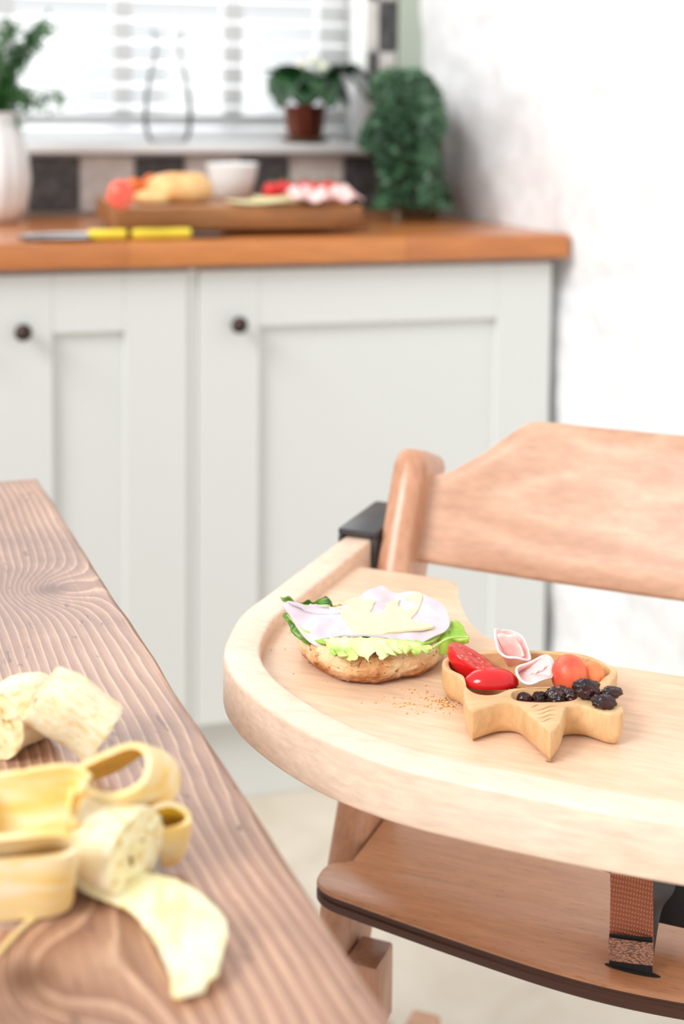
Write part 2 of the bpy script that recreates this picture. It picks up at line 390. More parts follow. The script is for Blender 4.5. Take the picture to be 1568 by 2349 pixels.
# glass: clear panes pass light
def glassmat(name, tint, gl=0.08):
    m_ = bpy.data.materials.new(name); m_.use_nodes = True; t = m_.node_tree; t.nodes.clear()
    o = t.nodes.new('ShaderNodeOutputMaterial'); mx = t.nodes.new('ShaderNodeMixShader'); tr = t.nodes.new('ShaderNodeBsdfTransparent'); g = t.nodes.new('ShaderNodeBsdfGlossy')
    lw = t.nodes.new('ShaderNodeLayerWeight'); lw.inputs[0].default_value = gl
    tr.inputs[0].default_value = tint; g.inputs['Roughness'].default_value = 0.03
    t.links.new(lw.outputs['Fresnel'], mx.inputs[0]); t.links.new(tr.outputs[0], mx.inputs[1]); t.links.new(g.outputs[0], mx.inputs[2]); t.links.new(mx.outputs[0], o.inputs[0])
    return m_
M['pane'] = glassmat('window_pane', (0.97, 0.98, 0.98, 1))
M['glass'] = glassmat('clear_glass', (0.985, 0.985, 0.985, 1), 0.14)
# strap weave
m_ = mat('copper_webbing', rough=0.55); n = NT(m_)
v = n.coord((1, 1, 1)); sp = n.n('ShaderNodeSeparateXYZ'); n.l(v, sp.inputs[0])
sx = n.math('SINE', n.math('MULTIPLY', sp.outputs[0], 3100.0)); sz = n.math('SINE', n.math('ADD', n.math('MULTIPLY', sp.outputs[2], 2300.0), n.math('MULTIPLY', sx, 0.9)))
h = n.math('MULTIPLY', n.math('ADD', sx, 1.2), n.math('ADD', sz, 1.2))
n.base(n.ramp(n.math('MULTIPLY', h, 0.22), [(0.02, srgb(168, 88, 56)), (0.3, srgb(204, 120, 84)), (0.8, srgb(238, 172, 140))])); n.bump(h, 0.8, 0.0006); M['webbing'] = m_
M['stitch_patch'] = mat('brown_stitching', srgb(150, 104, 84), 0.7)
n = NT(M['stitch_patch']); f = n.noise(n.coord((500, 500, 1300)), 1.0, 2); n.base(n.ramp(f, [(0.38, srgb(92, 62, 50)), (0.6, srgb(190, 140, 116))])); n.bump(f, 0.8, 0.001)

# ================================================================== THE ROOM
def floor_():
    bm = bmesh.new(); box(bm, -3, 3, -1.5, 2.8, -0.05, 0)
    return struct(obj('floor', bm, M['floor'], smooth=False))
floor_()
WX0, WX1 = -0.75, 0.79; WZ0, WZ1 = 1.030, 2.05
bm = bmesh.new()
box(bm, -2.2, WX0, 2.6, 2.8, 0, 2.4); box(bm, WX1, 1.6, 2.6, 2.8, 0, 2.4)
box(bm, WX0, WX1, 2.6, 2.8, 0, 1.008); box(bm, WX0, WX1, 2.6, 2.8, WZ1, 2.4)
wall_back = struct(obj('wall_back', bm, M['plaster'], smooth=False))
# splashback tiles: one row under the sill, a narrow column beside the window
bm = bmesh.new()
xs = [0.064-0.0965*k for k in range(7, 0, -1)]+[0.064, 0.160, 0.252, 0.350, 0.443, 0.545, 0.640, 0.745, 0.846]
box(bm, -0.62, 0.848, 2.594, 2.5995, 0.901, 1.006, mi=2); box(bm, 0.790, 0.848, 2.594, 2.5995, 1.006, 2.05, mi=2)
for k in range(len(xs)-1):
    dark = (len(xs)-1-k) % 2 == 1
    box(bm, xs[k]+0.002, xs[k+1]-0.002, 2.588, 2.597, 0.906, 1.004, 0.0012, 1, mi=0 if dark else 1)
for r in range(11):
    z0 = 1.008+0.097*r
    d = r % 2 == 0
    box(bm, 0.792, 0.811, 2.588, 2.597, z0+0.002, z0+0.095, 0.0012, 1, mi=1 if d else 0)
    box(bm, 0.814, 0.846, 2.588, 2.597, z0+0.002, z0+0.095, 0.0012, 1, mi=0 if d else 1)
obj('splashback_tiles', bm, [M['tile_dark'], M['tile_light'], M['grout']], wall_back, smooth=False)
# sage green boxed corner post
bm = bmesh.new(); box(bm, 0.850, 0.905, 2.58, 2.6, 0.90, 2.4, 0.002)
struct(obj('trim_1', bm, M['sage'], smooth=False))
# right wall: painted rubble stone, out of square with the back wall
def rwall(y): return 0.978+0.170*(2.079-y)
bm = bmesh.new(); ny, nz = 230, 150
rows = []
for i in range(ny+1):
    y = 2.62-3.4*i/ny; row = []
    for k in range(nz+1):
        z = 2.4*k/nz
        d = 0.007*math.tanh(1.4*fbm((y, z, 0), 6.0, 3))+0.0025*fbm((y, z, 4), 16.0, 3)
        if z > 0.80 and y > 1.9: d -= 0.004
        if y > 1.9 and z < 0.86: d = d*1.1-0.003
        row.append(bm.verts.new((rwall(y)-0.002-d, y, z)))
    rows.append(row)
for a, b in zip(rows[:-1], rows[1:]):
    for k in range(nz): bm.faces.new((a[k], a[k+1], b[k+1], b[k]))
bmesh.ops.recalc_face_normals(bm, faces=bm.faces)
if sum(f.normal.x for f in bm.faces) > 0: bmesh.ops.reverse_faces(bm, faces=bm.faces[:])
solid(bm, 0.12)
w = obj('wall_right', bm, M['stone'], ang=0, fix=False); struct(w)
# window
win = struct(empty('window_1', (0, 2.8, 1.03)))
bm = bmesh.new(); Y0, Y1 = -0.05, 0.0
def wb(x0, x1, z0, z1, y0=-0.055, y1=-0.005): box(bm, x0, x1, y0, y1, z0, z1, 0.004)
wb(WX0, WX1, 0.0, 0.05); wb(WX0, WX1, 0.97, 1.02); wb(WX1-0.05, WX1, 0.05, 0.97); wb(WX0, WX0+0.05, 0.05, 0.97)
for x in (-0.31, -0.09, 0.13, 0.35, 0.565): wb(x-0.018, x+0.018, 0.05, 0.97)
wb(WX0+0.05, WX1-0.05, 0.5, 0.53, -0.045, -0.012)
obj('window_frame', bm, M['white_paint'], win)
bm = bmesh.new(); box(bm, WX0+0.04, WX1-0.04, -0.034, -0.030, 0.04, 0.98); obj('window_pane', bm, M['pane'], win, smooth=False)
bm = bmesh.new(); box(bm, WX0-0.02, WX1+0.055, -0.235, -0.056, -0.020, -0.001, 0.004); obj('window_sill', bm, M['white_gloss'], win)
# blind
bl = tag(empty('venetian_blind', (0.02, 2.70, 1.037)), 'white venetian blind with open slats hanging in the kitchen window', 'blind')
bmS = bmesh.new(); tilt = math.radians(14)
pr = [(-0.019, -0.0005), (-0.010, 0.0012), (0, 0.002), (0.010, 0.0012), (0.019, -0.0005), (0.010, -0.0002), (0, 0.0006), (-0.010, -0.0002)]
loft(bmS, [[(x, a*math.cos(tilt)-b*math.sin(tilt), a*math.sin(tilt)+b*math.cos(tilt)) for a, b in pr] for x in (-0.755, 0.755)])
s0 = obj('slat', bmS, M['slat'], bl); s0.location = (0, 0, 0.018)
for k in range(1, 24):
    c = s0.copy(); COL.objects.link(c); c.parent = bl; c.location = (0, 0, 0.018+0.0405*k)
bm = bmesh.new(); box(bm, -0.755, 0.755, -0.018, 0.018, -0.004, 0.010, 0.003); obj('bottom_rail', bm, M['slat'], bl)
bm = bmesh.new(); box(bm, -0.755, 0.755, -0.022, 0.022, 0.965, 1.0, 0.003); obj('head_rail', bm, M['slat'], bl)
for x in (-0.55, -0.05, 0.42, 0.68):
    bm = bmesh.new(); tube(bm, [(x, -0.019, 0), (x, -0.019, 0.97)], 0.0009, 6); tube(bm, [(x, 0.019, 0), (x, 0.019, 0.97)], 0.0009, 6)
    obj('ladder_cord', bm, M['slat'], bl)
# a neighbour house outside, seen only as pale shapes between slats
hs = tag(empty('house', (0.2, 7.5, 0)), 'pale house with grey windows outside, seen between the blind slats', 'house')
bm = bmesh.new(); box(bm, -4.5, 4.5, 0, 0.3, 0, 1.75)
obj('wall', bm, mat('pale_render', srgb(232, 232, 232), 0.8), hs, smooth=False)
for x in (-1.2, -0.2, 0.75, 1.7):
    bm = bmesh.new(); box(bm, x-0.2, x+0.2, -0.03, 0.05, 1.0, 1.5, 0.01); obj('window', bm, mat('grey_glass', srgb(206, 207, 208), 0.3), hs)
bm = bmesh.new()
loft(bm, [[(x, -0.15, 1.7), (x, 0.45, 1.7), (x, 0.9, 2.0), (x, 0.85, 2.02)] for x in (-4.6, 4.6)])
obj('roof', bm, mat('pale_slate', srgb(206, 206, 208), 0.7), hs, smooth=False)

# ================================================================== KITCHEN UNITS
bm = bmesh.new(); prism(bm, [(-1.6, 2.078), (0.974, 2.078), (0.889, 2.584), (-1.6, 2.584)], 0.862, 0.900, 0.003)
wt = obj('worktop', bm, M['oak']); tag(wt, 'oiled oak stave worktop along the window wall', 'worktop')
def shaker_door(name, x0, x1, kx, parent):
    d = empty(name); d.parent = parent; z0, z1 = 0.150, 0.853; yf = 2.100; st = 0.094
    bm = bmesh.new()
    box(bm, x0, x0+st, yf, yf+0.020, z0, z1, 0.0012, 1); box(bm, x1-st, x1, yf, yf+0.020, z0, z1, 0.0012, 1)
    box(bm, x0+st, x1-st, yf+0.0004, yf+0.020, z1-0.088, z1, 0.0012, 1); box(bm, x0+st, x1-st, yf+0.0004, yf+0.020, z0, z0+0.088, 0.0012, 1)
    box(bm, x0+st-0.002, x1-st+0.002, yf+0.011, yf+0.018, z0+0.086, z1-0.086)
    me = obj(name, bm, M['door'], parent, smooth=False); bpy.data.objects.remove(d)
    bm = bmesh.new(); lathe(bm, [(0.0045, 0), (0.0045, 0.012), (0.008, 0.014), (0.0122, 0.018), (0.0130, 0.023), (0.011, 0.029), (0.005, 0.0335), (0.0008, 0.034)], 32)
    bmesh.ops.rotate(bm, verts=bm.verts, matrix=Matrix.Rotation(math.radians(90), 3, 'X'))
    bmesh.ops.translate(bm, verts=bm.verts, vec=(kx, yf, 0.772))
    obj('knob', bm, M['knob'], me)
    return me
def cabinet(x0, x1, doors, label):
    c = tag(empty('base_cabinet', ((x0+x1)/2, 2.12, 0.15)), label, 'cabinet')
    bm = bmesh.new()
    xb = min(x1, rwall(2.56)-0.016)
    prism(bm, [(x1-0.018, 2.122), (x1, 2.122), (xb, 2.56), (xb-0.018, 2.56)], 0.15, 0.86)
    for z in (0.15, 0.842): prism(bm, [(x0+0.018, 2.122), (x1-0.018, 2.122), (xb-0.018, 2.56), (x0+0.018, 2.56)], z, z+0.018)
    if x1 < 0.5: box(bm, x1-0.0155, x1-0.0005, 2.1045, 2.122, 0.15, 0.855)
    for a, b, y0, y1, z0, z1 in ((x0, x0+0.018, 2.122, 2.56, 0.15, 0.86), (x0+0.018, xb-0.018, 2.545, 2.555, 0.168, 0.842)):
        box(bm, a, b, y0, y1, z0, z1)
    o = obj('carcass', bm, M['carcass'], c, smooth=False); o.matrix_parent_inverse = Matrix.Translation(c.location).inverted()
    for dx0, dx1, kx in doors:
        o = shaker_door('door', dx0, dx1, kx, c); o.matrix_parent_inverse = Matrix.Translation(c.location).inverted()
    return c
cabinet(0.3795, 0.955, [(0.3795, 0.955, 0.438)], 'cream painted base cabinet next to the white stone wall, one wide panelled door')
cabinet(-0.230, 0.3785, [(0.070, 0.3630, 0.121), (-0.228, 0.067, 0.02)], 'cream painted base cabinet left of the wide-doored one, round dark knob')
bm = bmesh.new(); box(bm, -1.0, 0.95, 2.152, 2.170, 0, 0.149, 0.001, 1)
tag(obj('plinth', bm, M['door'], smooth=False), 'cream kickboard running along the floor under the cabinets', 'kickboard')

# ================================================================== THE TABLE
TA = math.radians(5.3)  # board direction, turned from +Y toward -X
tdir = Vector((-math.sin(TA), math.cos(TA), 0)); tper = Vector((math.cos(TA), math.sin(TA), 0))
E0 = Vector((0.0915, 1.358, 0.75))   # far right corner of the table top
tb = tag(empty('dining_table', (E0.x, E0.y, 0), TA), 'rustic knotty pine dining table with bananas on it', 'table')
# local frame: x = across (edge at 0, table at negative x), y = along (far end 0)
def uvt(px, py):
    p = P(px, py, 0.75)-E0; return p.dot(tper), p.dot(tdir)
knots = [(*uvt(118, 1352), 0.013, 0.011, 5.5, 0.030, 0.035), (*uvt(60, 2245), 0.010, 0.012, 7.0, 0.036, 0.060), (*uvt(-300, 1650), 0.012, 0.012, 5.0, 0.035, 0.06), (-0.33, -0.25, 0.012, 0.012, 6.0, 0.04, 0.06), (-0.5, -0.8, 0.012, 0.012, 6.0, 0.04, 0.06)]
nx, nyy = 330, 470; TW, TL = 0.80, 1.15
bm = bmesh.new()
uu = np.concatenate([np.linspace(-TW, -0.30, 60)[:-1], np.linspace(-0.30, -0.006, 180), [-0.0045, -0.003, -0.0016, -0.0006, 0.0]])
vv = np.concatenate([np.linspace(-TL, -0.006, 480), [-0.0045, -0.003, -0.0016, -0.0006, 0.0]])
def edgez(d): return 0.0 if d > 0.005 else -(0.005-math.sqrt(max(0.005**2-(0.005-d)**2, 0)))
grid = []; gr = []; kn_ = []; ew = []
for u in uu:
    row = []
    for v in vv:
        wob = 0.0015*fbm((0.3, v, 0), 9, 2)
        z = min(edgez(-u), edgez(-v))
        g = (u+0.15*0.02*math.sin(v*5))*150+1.3*fbm((u*2, v*0.8, 0), 4.0, 2)
        kk = 0
        for ku, kv, ru, rv, amp, wu, wv in knots:
            du, dv = u-ku, v-kv
            g += amp*math.exp(-(du/wu)**2-(dv/wv)**2)*(1.0 if du > 0 else 0.9)
            kk = max(kk, 1-max(0, math.sqrt((du/ru)**2+(dv/rv)**2)-0.4))
        row.append(bm.verts.new((u+(wob if u > -0.01 else 0), v, z))); gr.append(g); kn_.append(max(0, min(1, kk))); ew.append(max(0, 1+u/0.0035) if u > -0.0035 else 0)
    grid.append(row)
for i in range(len(uu)-1):
    for j in range(len(vv)-1): bm.faces.new((grid[i][j], grid[i+1][j], grid[i+1][j+1], grid[i][j+1]))
# underside and skirts
nu, nv = len(uu)-1, len(vv)-1
border = [grid[i][0] for i in range(nu+1)]+[grid[nu][j] for j in range(1, nv+1)]+[grid[i][nv] for i in range(nu-1, -1, -1)]+[grid[0][j] for j in range(nv-1, 0, -1)]
low = [bm.verts.new((b.co.x, b.co.y, -0.032)) for b in border]
for i in range(len(border)):
    j = (i+1) % len(border); bm.faces.new((border[i], low[i], low[j], border[j]))
bm.faces.new(low)
nlow = len(low)
o = obj('table_top', bm, M['pine'], tb, ang=50); o.location = (0, 0, 0.75)
me = o.data
for nm, arr in (('grain', gr), ('knot', kn_), ('edge_wear', ew)):
    a = me.attributes.new(nm, 'FLOAT', 'POINT'); vals = list(arr)+[0.3 if nm != 'grain' else low[0].co.x*0 if False else 0.3]*nlow if False else list(arr)+[0.5]*(len(me.vertices)-len(arr)); a.data.foreach_set('value', vals)
for x, y in ((-0.10, -0.10), (-TW+0.10, -0.10), (-0.10, -TL+0.10), (-TW+0.10, -TL+0.10)):
    bm = bmesh.new(); box(bm, x-0.035, x+0.035, y-0.035, y+0.035, 0, 0.718, 0.003); obj('leg', bm, M['board'], tb)
bm = bmesh.new(); box(bm, -TW+0.09, -0.09, -0.12, -0.10, 0.63, 0.718); box(bm, -TW+0.09, -0.09, -TL+0.10, -TL+0.12, 0.63, 0.718); box(bm, -0.12, -0.10, -TL+0.12, -0.12, 0.63, 0.718); box(bm, -TW+0.10, -TW+0.12, -TL+0.12, -0.12, 0.63, 0.718)
obj('apron', bm, M['board'], tb, smooth=False)

# ================================================================== THE HIGH CHAIR
CA = math.radians(38); CO = Vector((0.2403, 1.0528, 0)); CU = Vector((math.cos(CA), -math.sin(CA), 0)); CV = Vector((math.sin(CA), math.cos(CA), 0))
def loc(p): d = Vector(p)-CO; return Vector((d.dot(CU), d.dot(CV), p[2]))       # world -> chair
def wld(p): return CO+CU*p[0]+CV*p[1]+Vector((0, 0, p[2]))
hc = tag(empty('high_chair', CO, -CA), 'beech wood high chair with curved backrest and rimmed feeding tray', 'high chair')
UC = 0.28; TZ = 0.714; TR = 0.725; TB = 0.689
def mirror(pts): return [(2*UC-p[0], p[1]) for p in pts[::-1]]
left = [(0.0, 0.205), (0.0, 0.12), (0.0, 0.02), (0.0, -0.03), (0.006, -0.062), (0.017, -0.098), (0.030, -0.123), (0.046, -0.143), (0.066, -0.162), (0.100, -0.186), (0.141, -0.207), (0.189, -0.2205), (0.235, -0.2245)]
outer = [Vector((p[0], p[1], 0)) for p in left+[(UC, -0.2255)]+mirror(left)]
path = resample(spline(outer, 6), 190)
def inset(path, d):
    T = frame_dirs(path); return [p+Vector((-t.y, t.x, 0))*d for p, t in zip(path, T)]
# tray panel
tray = empty('tray'); tray.parent = hc
ins = inset(path, 0.018)
k0 = next(i for i, p in enumerate(ins) if p.y < 0.135); k1 = len(ins)-k0
cut = [(0.103, 0.1320), (0.113, 0.1295), (0.120, 0.122), (0.124, 0.112), (0.130, 0.093), (0.140, 0.070), (0.154, 0.044), (0.172, 0.022), (0.196, 0.010), (0.230, 0.004), (UC, 0.003)]
cut = cut+[(2*UC-p[0], p[1]) for p in cut[-2::-1]]
cutp = resample(spline([Vector((a, b, 0)) for a, b in cut], 4), 70)
poly = [(p.x, p.y) for p in ins[k0:k1]]+[(p.x, p.y) for p in cutp[::-1]]
bm = bmesh.new(); prism(bm, poly, TZ-0.012, TZ, 0.003, 3)
bpy.data.objects.remove(tray)
tray = obj('tray', bm, M['beech_tray'], hc, ang=35)
# rim: swept rounded rectangle
bm = bmesh.new(); rings = []
rw = 0.026; prof = []
def rr(x0, x1, z0, z1, r, n=4):
    out = []
    for cx, cz, a0 in ((x1-r, z1-r, 0), (x0+r, z1-r, 90), (x0+r, z0+r, 180), (x1-r, z0+r, 270)):
        for k in range(n+1):
            a = math.radians(a0+90*k/n); out.append((cx+r*math.cos(a), cz+r*math.sin(a)))
    return out
prof = rr(0, rw, TB, TR, 0.0032)
T = frame_dirs(path)
for p, t in zip(path, T):
    nrm = Vector((-t.y, t.x, 0)); rings.append([Vector((p.x+nrm.x*a, p.y+nrm.y*a, z)) for a, z in prof])
loft(bm, rings); obj('tray_rim', bm, M['beech_rim'], tray, ang=35)
# posts leaning back half a unit per unit of height
def vpost(z): return 0.085+0.5*(z-0.549)
def post(u0, u1, name='post'):
    bm = bmesh.new(); rings = []
    pts = rr(0, u1-u0, 0, 0.070, 0.0, 1)
    prof = []
    w_ = u1-u0
    for k in range(9): a = PI+PI*k/8; prof.append((w_/2+w_/2*math.cos(a), 0.010+0.010*math.sin(a)))
    prof += [(w_, 0.066), (w_-0.003, 0.070), (0.003, 0.070), (0, 0.066)]
    zs = [0.0, 0.2, 0.45, 0.70, 0.752]
    for z in zs: rings.append([Vector((u0+a, vpost(z)+b, z)) for a, b in prof])
    for s, dz in ((0.0, 0.786), (0.12, 0.793), (0.3, 0.7975)):
        rings.append([Vector((u0+w_/2+(a-w_/2)*(1-s), vpost(dz)+0.03+(b-0.03)*(1-s*0.9), dz-0.25*(b if b > 0 else 0))) for a, b in prof])
    loft(bm, rings); return obj(name, bm, M['beech_post'], hc, ang=35)
post(0.031, 0.061); post(2*UC-0.061, 2*UC-0.031)
# backrest: plywood bowed backwards with a shaped top edge
Lv = Vector((0, 0.5, 1)).normalized(); Nv = Vector((0, 1, -0.5)).normalized(); P0 = Vector((0, 0.085, 0.549))
def bulge(u): return 0.027+0.022*(1-((u-UC)/0.218)**2)
top_c = [(0.056, 0.262), (0.075, 0.267), (0.090, 0.278), (0.106, 0.291), (0.122, 0.3065), (0.133, 0.317), (0.142, 0.3225), (0.152, 0.3245), (0.175, 0.3250), (0.22, 0.3255), (UC, 0.326)]
def interp(c, x):
    x = min(x, 2*UC-x)
    for (a, b), (c_, d) in zip(c[:-1], c[1:]):
        if x <= c_: return b+(d-b)*(x-a)/(c_-a) if c_ > a else b
    return c[-1][1]
tc = [(p.x, p.y) for p in spline([Vector((a, b, 0)) for a, b in top_c], 6)]
bm = bmesh.new(); rings = []; th = 0.011
us = [0.056+(2*UC-0.112)*i/140 for i in range(141)]
for u in us:
    s1 = interp(tc, u)+0.0025; s0 = 0.1875; b = bulge(u)
    prof = [(s0+0.003, 0), (s0, 0.003), (s0, th-0.003), (s0+0.003, th)]
    prof2 = [(s1-0.003, th), (s1-0.001, th-0.0015), (s1, th-0.004), (s1, 0.004), (s1-0.001, 0.0015), (s1-0.003, 0)]
    mid = [(s0+(s1-s0)*k/6, th) for k in range(1, 6)]; mid2 = [(s0+(s1-s0)*k/6, 0) for k in range(5, 0, -1)]
    rings.append([P0+Vector((u, 0, 0))+Lv*s+Nv*(b+d) for s, d in prof+mid+prof2+mid2])
loft(bm, rings); obj('backrest', bm, M['beech_back'], hc, ang=50)
# seat plate
SZ = 0.510
seatl = [(0.0625, 0.115), (0.0625, 0.045), (0.0610, 0.036), (0.0480, 0.026), (0.0455, 0.010), (0.050, -0.003), (0.062, -0.012), (0.085, -0.017), (0.142, -0.027), (0.200, -0.036), (0.240, -0.041)]
back = [(0.0625, 0.115), (0.068, 0.128), (0.082, 0.141), (0.105, 0.152), (0.15, 0.165), (0.21, 0.173), (UC, 0.175)]
sp_ = spline([Vector((a, b, 0)) for a, b in seatl+[(UC, -0.043)]+mirror(seatl)], 5)
bp = spline([Vector((a, b, 0)) for a, b in [(2*UC-p[0], p[1]) for p in back]+[(p[0], p[1]) for p in back[-2::-1]]], 5)
sp_ = [(p.x, p.y) for p in sp_]; bp = [(p.x, p.y) for p in bp[1:-1]]
def plate(name, outl, z1, th, parent):
    bm = bmesh.new(); n_ = len(outl); V3 = [Vector((a, b, 0)) for a, b in outl]
    T = [(V3[(i+1) % n_]-V3[i-1]).normalized() for i in range(n_)]; Nn = [Vector((t.y, -t.x, 0)) for t in T]
    steps = [(-0.0035, 0), (-0.0012, -0.0008), (0, -0.003), (0, -0.0045), (-0.0016, -0.0060), (-0.0016, -0.0078), (0, -0.0092), (0, -th+0.002), (-0.002, -th)]
    rings = [[p+q*d+Vector((0, 0, z1+dz)) for p, q in zip(V3, Nn)] for d, dz in steps]
    R = loft(bm, rings); bm.faces.ensure_lookup_table()
    for f in bm.faces:
        c = f.calc_center_median()
        if c.z < z1-0.002: f.material_index = 1
    return obj(name, bm, [M['beech_seat'], M['ply_edge']], parent, ang=35)
plate('seat', sp_+bp, SZ, 0.016, hc)
# footrest and lower frame
fr_o = [(0.068, 0.02), (0.068, -0.10), (0.085, -0.115), (2*UC-0.085, -0.115), (2*UC-0.068, -0.10), (2*UC-0.068, 0.02)]
plate('footrest', fr_o, 0.20, 0.015, hc)
for s in (0, 1):
    u0 = 0.062 if s == 0 else 2*UC-0.090
    bm = bmesh.new(); box(bm, u0, u0+0.028, 0.022, 0.062, 0.375, 0.435, 0.003); obj('seat_support', bm, M['beech_post'], hc)
    u0 = 0.031 if s == 0 else 2*UC-0.061
    bm = bmesh.new(); loft(bm, [[Vector((u0+a, v+b, z)) for a, b in ((0, 0), (0.03, 0), (0.03, 0.06), (0, 0.06))] for v, z in ((0.02, 0.30), (0.22, 0.0))])
    obj('rear_leg', bm, M['beech_post'], hc, smooth=False)
    bm = bmesh.new(); u1 = -0.055 if s == 0 else 2*UC+0.020
    box(bm, u1, u1+0.035, -0.25, 0.54, 0.0, 0.050, 0.004); box(bm, min(u1+.03, u0), max(u1, u0+0.03), -0.21, -0.17, 0.0, 0.045); box(bm, min(u1+.03, u0), max(u1, u0+0.03), 0.20, 0.24, 0.0, 0.045); obj('foot_runner', bm, M['beech_post'], hc)
for v, z in ((-0.02, 0.05),):
    bm = bmesh.new(); tube(bm, [(0.06, v, z), (2*UC-0.06, v, z)], 0.011, 16); obj('stretcher', bm, M['knob'], hc)
# black brackets that hold the tray arms to the posts
for s in (0, 1):
    def B(x0, x1, y0, y1, z0, z1): 
        if s: x0, x1 = 2*UC-x1, 2*UC-x0
        box(bm, x0, x1, y0, y1, z0, z1, 0.0015)
    bm = bmesh.new()
    B(-0.005, 0.031, 0.168, 0.262, TR+0.002, TR+0.008); B(0.0268, 0.031, 0.168, 0.262, 0.684, TR+0.002); B(-0.005, -0.0008, 0.168, 0.262, 0.684, TR+0.002)
    B(-0.005, 0.031, 0.168, 0.262, 0.680, 0.6845)
    obj('tray_bracket', bm, M['black_plastic'], hc)
# crotch strap and harness
def strapplane(px, py, v): # pixel -> chair point on plane V = v
    d = ray(px, py); o_ = CAM-CO; t = (v-o_.dot(CV))/d.dot(CV); return loc(CAM+d*t)
b0, b1 = loc(P(1395, 2222, SZ)), loc(P(1500, 2234, SZ)); sv = (b0.y+b1.y)/2; su = b0.x; sw = b1.x-b0.x
def strap_rib(name, prs, mt, th_, off=0):
    A = [loc_pt[0] for loc_pt in prs]; Bp = [loc_pt[1] for loc_pt in prs]
    bm = bmesh.new(); ribbon(bm, A, Bp, 40, 8, 0.0005, th_); return obj(name, bm, mt, hc, ang=50)
prs = []
for py, off in ((2205, 0.000), (2150, 0.004), (2080, 0.010), (2010, 0.018), (1960, 0.028), (1900, 0.040)):
    t_ = (2205-py)/305
    prs.append((strapplane(1397+ (2 if py < 2100 else 0), py, sv+off), strapplane(1497-t_*3, py+10-6*t_, sv+off)))
strap_rib('crotch_strap', prs, M['webbing'], 0.0018)
pp = [(strapplane(1396, y, sv-0.0022), strapplane(1497, y+13, sv-0.0022)) for y in (2150, 2170, 2200)]
strap_rib('stitched_patch', pp, M['stitch_patch'], 0.0014)
pp = [(strapplane(1398, y, sv+0.0018), strapplane(1496, y+10, sv+0.0018)) for y in (2140, 2180, 2222, 2229)]
strap_rib('black_webbing', pp, M['strap_black'], 0.0018)
bm = bmesh.new(); bmesh.ops.create_uvsphere(bm, u_segments=24, v_segments=8, radius=1); bmesh.ops.scale(bm, verts=bm.verts, vec=(sw*0.64, 0.0035, 0.0012)); bmesh.ops.translate(bm, verts=bm.verts, vec=(su+sw*0.52, sv+0.0005, SZ+0.0006))
obj('strap_slot_shade', bm, M['slot_shade'], hc)  # dark disc on the uncut seat, painting the shade inside the slot
# grey inner loop of strap and buckle behind
pp = [(strapplane(1492, 2200, sv+0.006), strapplane(1497, 2205, sv+0.012)), (strapplane(1494, 2120, sv+0.012), strapplane(1509, 2125, sv+0.018)), (strapplane(1495, 2075, sv+0.016), strapplane(1520, 2080, sv+0.026)), (strapplane(1495, 2040, sv+0.020), strapplane(1545, 2045, sv+0.032)), (strapplane(1495, 2000, sv+0.022), strapplane(1552, 2005, sv+0.036))]
strap_rib('inner_webbing', pp, M['black_plastic'], 0.0018)
bk = strapplane(1535, 2020, sv+0.045)
bm = bmesh.new(); box(bm, -0.017, 0.020, -0.008, 0.008, -0.030, 0.022, 0.004, 3); box(bm, -0.030, 0.014, -0.012, -0.006, 0.010, 0.026, 0.002); bmesh.ops.translate(bm, verts=bm.verts, vec=bk); obj('buckle', bm, M['strap_black'], hc)
pl_ = [strapplane(1355, 1935, sv+0.05), strapplane(1400, 1955, sv+0.05), strapplane(1480, 1985, sv+0.05), strapplane(1560, 2000, sv+0.05)]
pl2 = [p+Vector((0.0, 0, -0.016)) for p in pl_]
bm = bmesh.new(); ribbon(bm, pl_, pl2, 30, 4, 0.001, 0.002); obj('waist_strap', bm, M['strap_black'], hc)

# ================================================================== SANDWICH
BC = Vector((0.2980, 0.9485, TZ+0.0003))
bm = bmesh.new()
profb = [(0.0, 0.0), (0.020, 0.0), (0.038, 0.0002), (0.0460, 0.0010), (0.0500, 0.0035), (0.0520, 0.0075), (0.0530, 0.0125), (0.0528, 0.0170), (0.0512, 0.0198), (0.0480, 0.0212), (0.038, 0.0217), (0.028, 0.0222), (0.014, 0.0222), (0.0, 0.0222)]
pf = spline([Vector((r, z, 0)) for r, z in profb], 5)
nb = 150; rings = []
for q in pf:
    ring = []
    for i in range(nb):
        a = 2*PI*i/nb; r = q.x
        lump_ = 1+0.030*math.sin(2*a+0.6)+0.018*math.sin(3*a+1)+0.012*math.sin(5*a)
        aa = (a-math.radians(-85)+PI) % (2*PI)-PI
        dent = -0.0035*math.exp(-(aa/0.16)**2)*(1 if r > 0.035 else 0)
        x, y, z = (r*lump_+dent)*math.cos(a), (r*lump_+dent)*1.08*math.sin(a), q.y
        nn = fbm((x, y, z), 130, 4)*0.0015+fbm((x, y, z), 340, 3)*0.0010
        if r > 0.04 or z > 0.015:
            nx_ = Vector((math.cos(a), math.sin(a), 0)); x += nx_.x*nn; y += nx_.y*nn; z += nn*0.8 if z > 0.018 else 0
            if z > 0.003: 
                pit = noise.noise(Vector((x, y, z))*230)
                if pit > 0.25: x -= nx_.x*0.0022*(pit-0.25)*2; y -= nx_.y*0.0022*(pit-0.25)*2
        ring.append(Vector((x, y, max(z, 0))))
    rings.append(ring)
R = loft(bm, rings[1:-1])
for f in bm.faces:
    c = f.calc_center_median()
    if c.z > 0.0195 and math.hypot(c.x, c.y) < 0.0475: f.material_index = 1
bread = obj('bread_roll_half', bm, [M['bread'], M['crumb_top']], ang=0); bread.location = BC
tag(bread, 'toasted half bread roll under lettuce, ham and cheese on the high chair tray', 'bread')
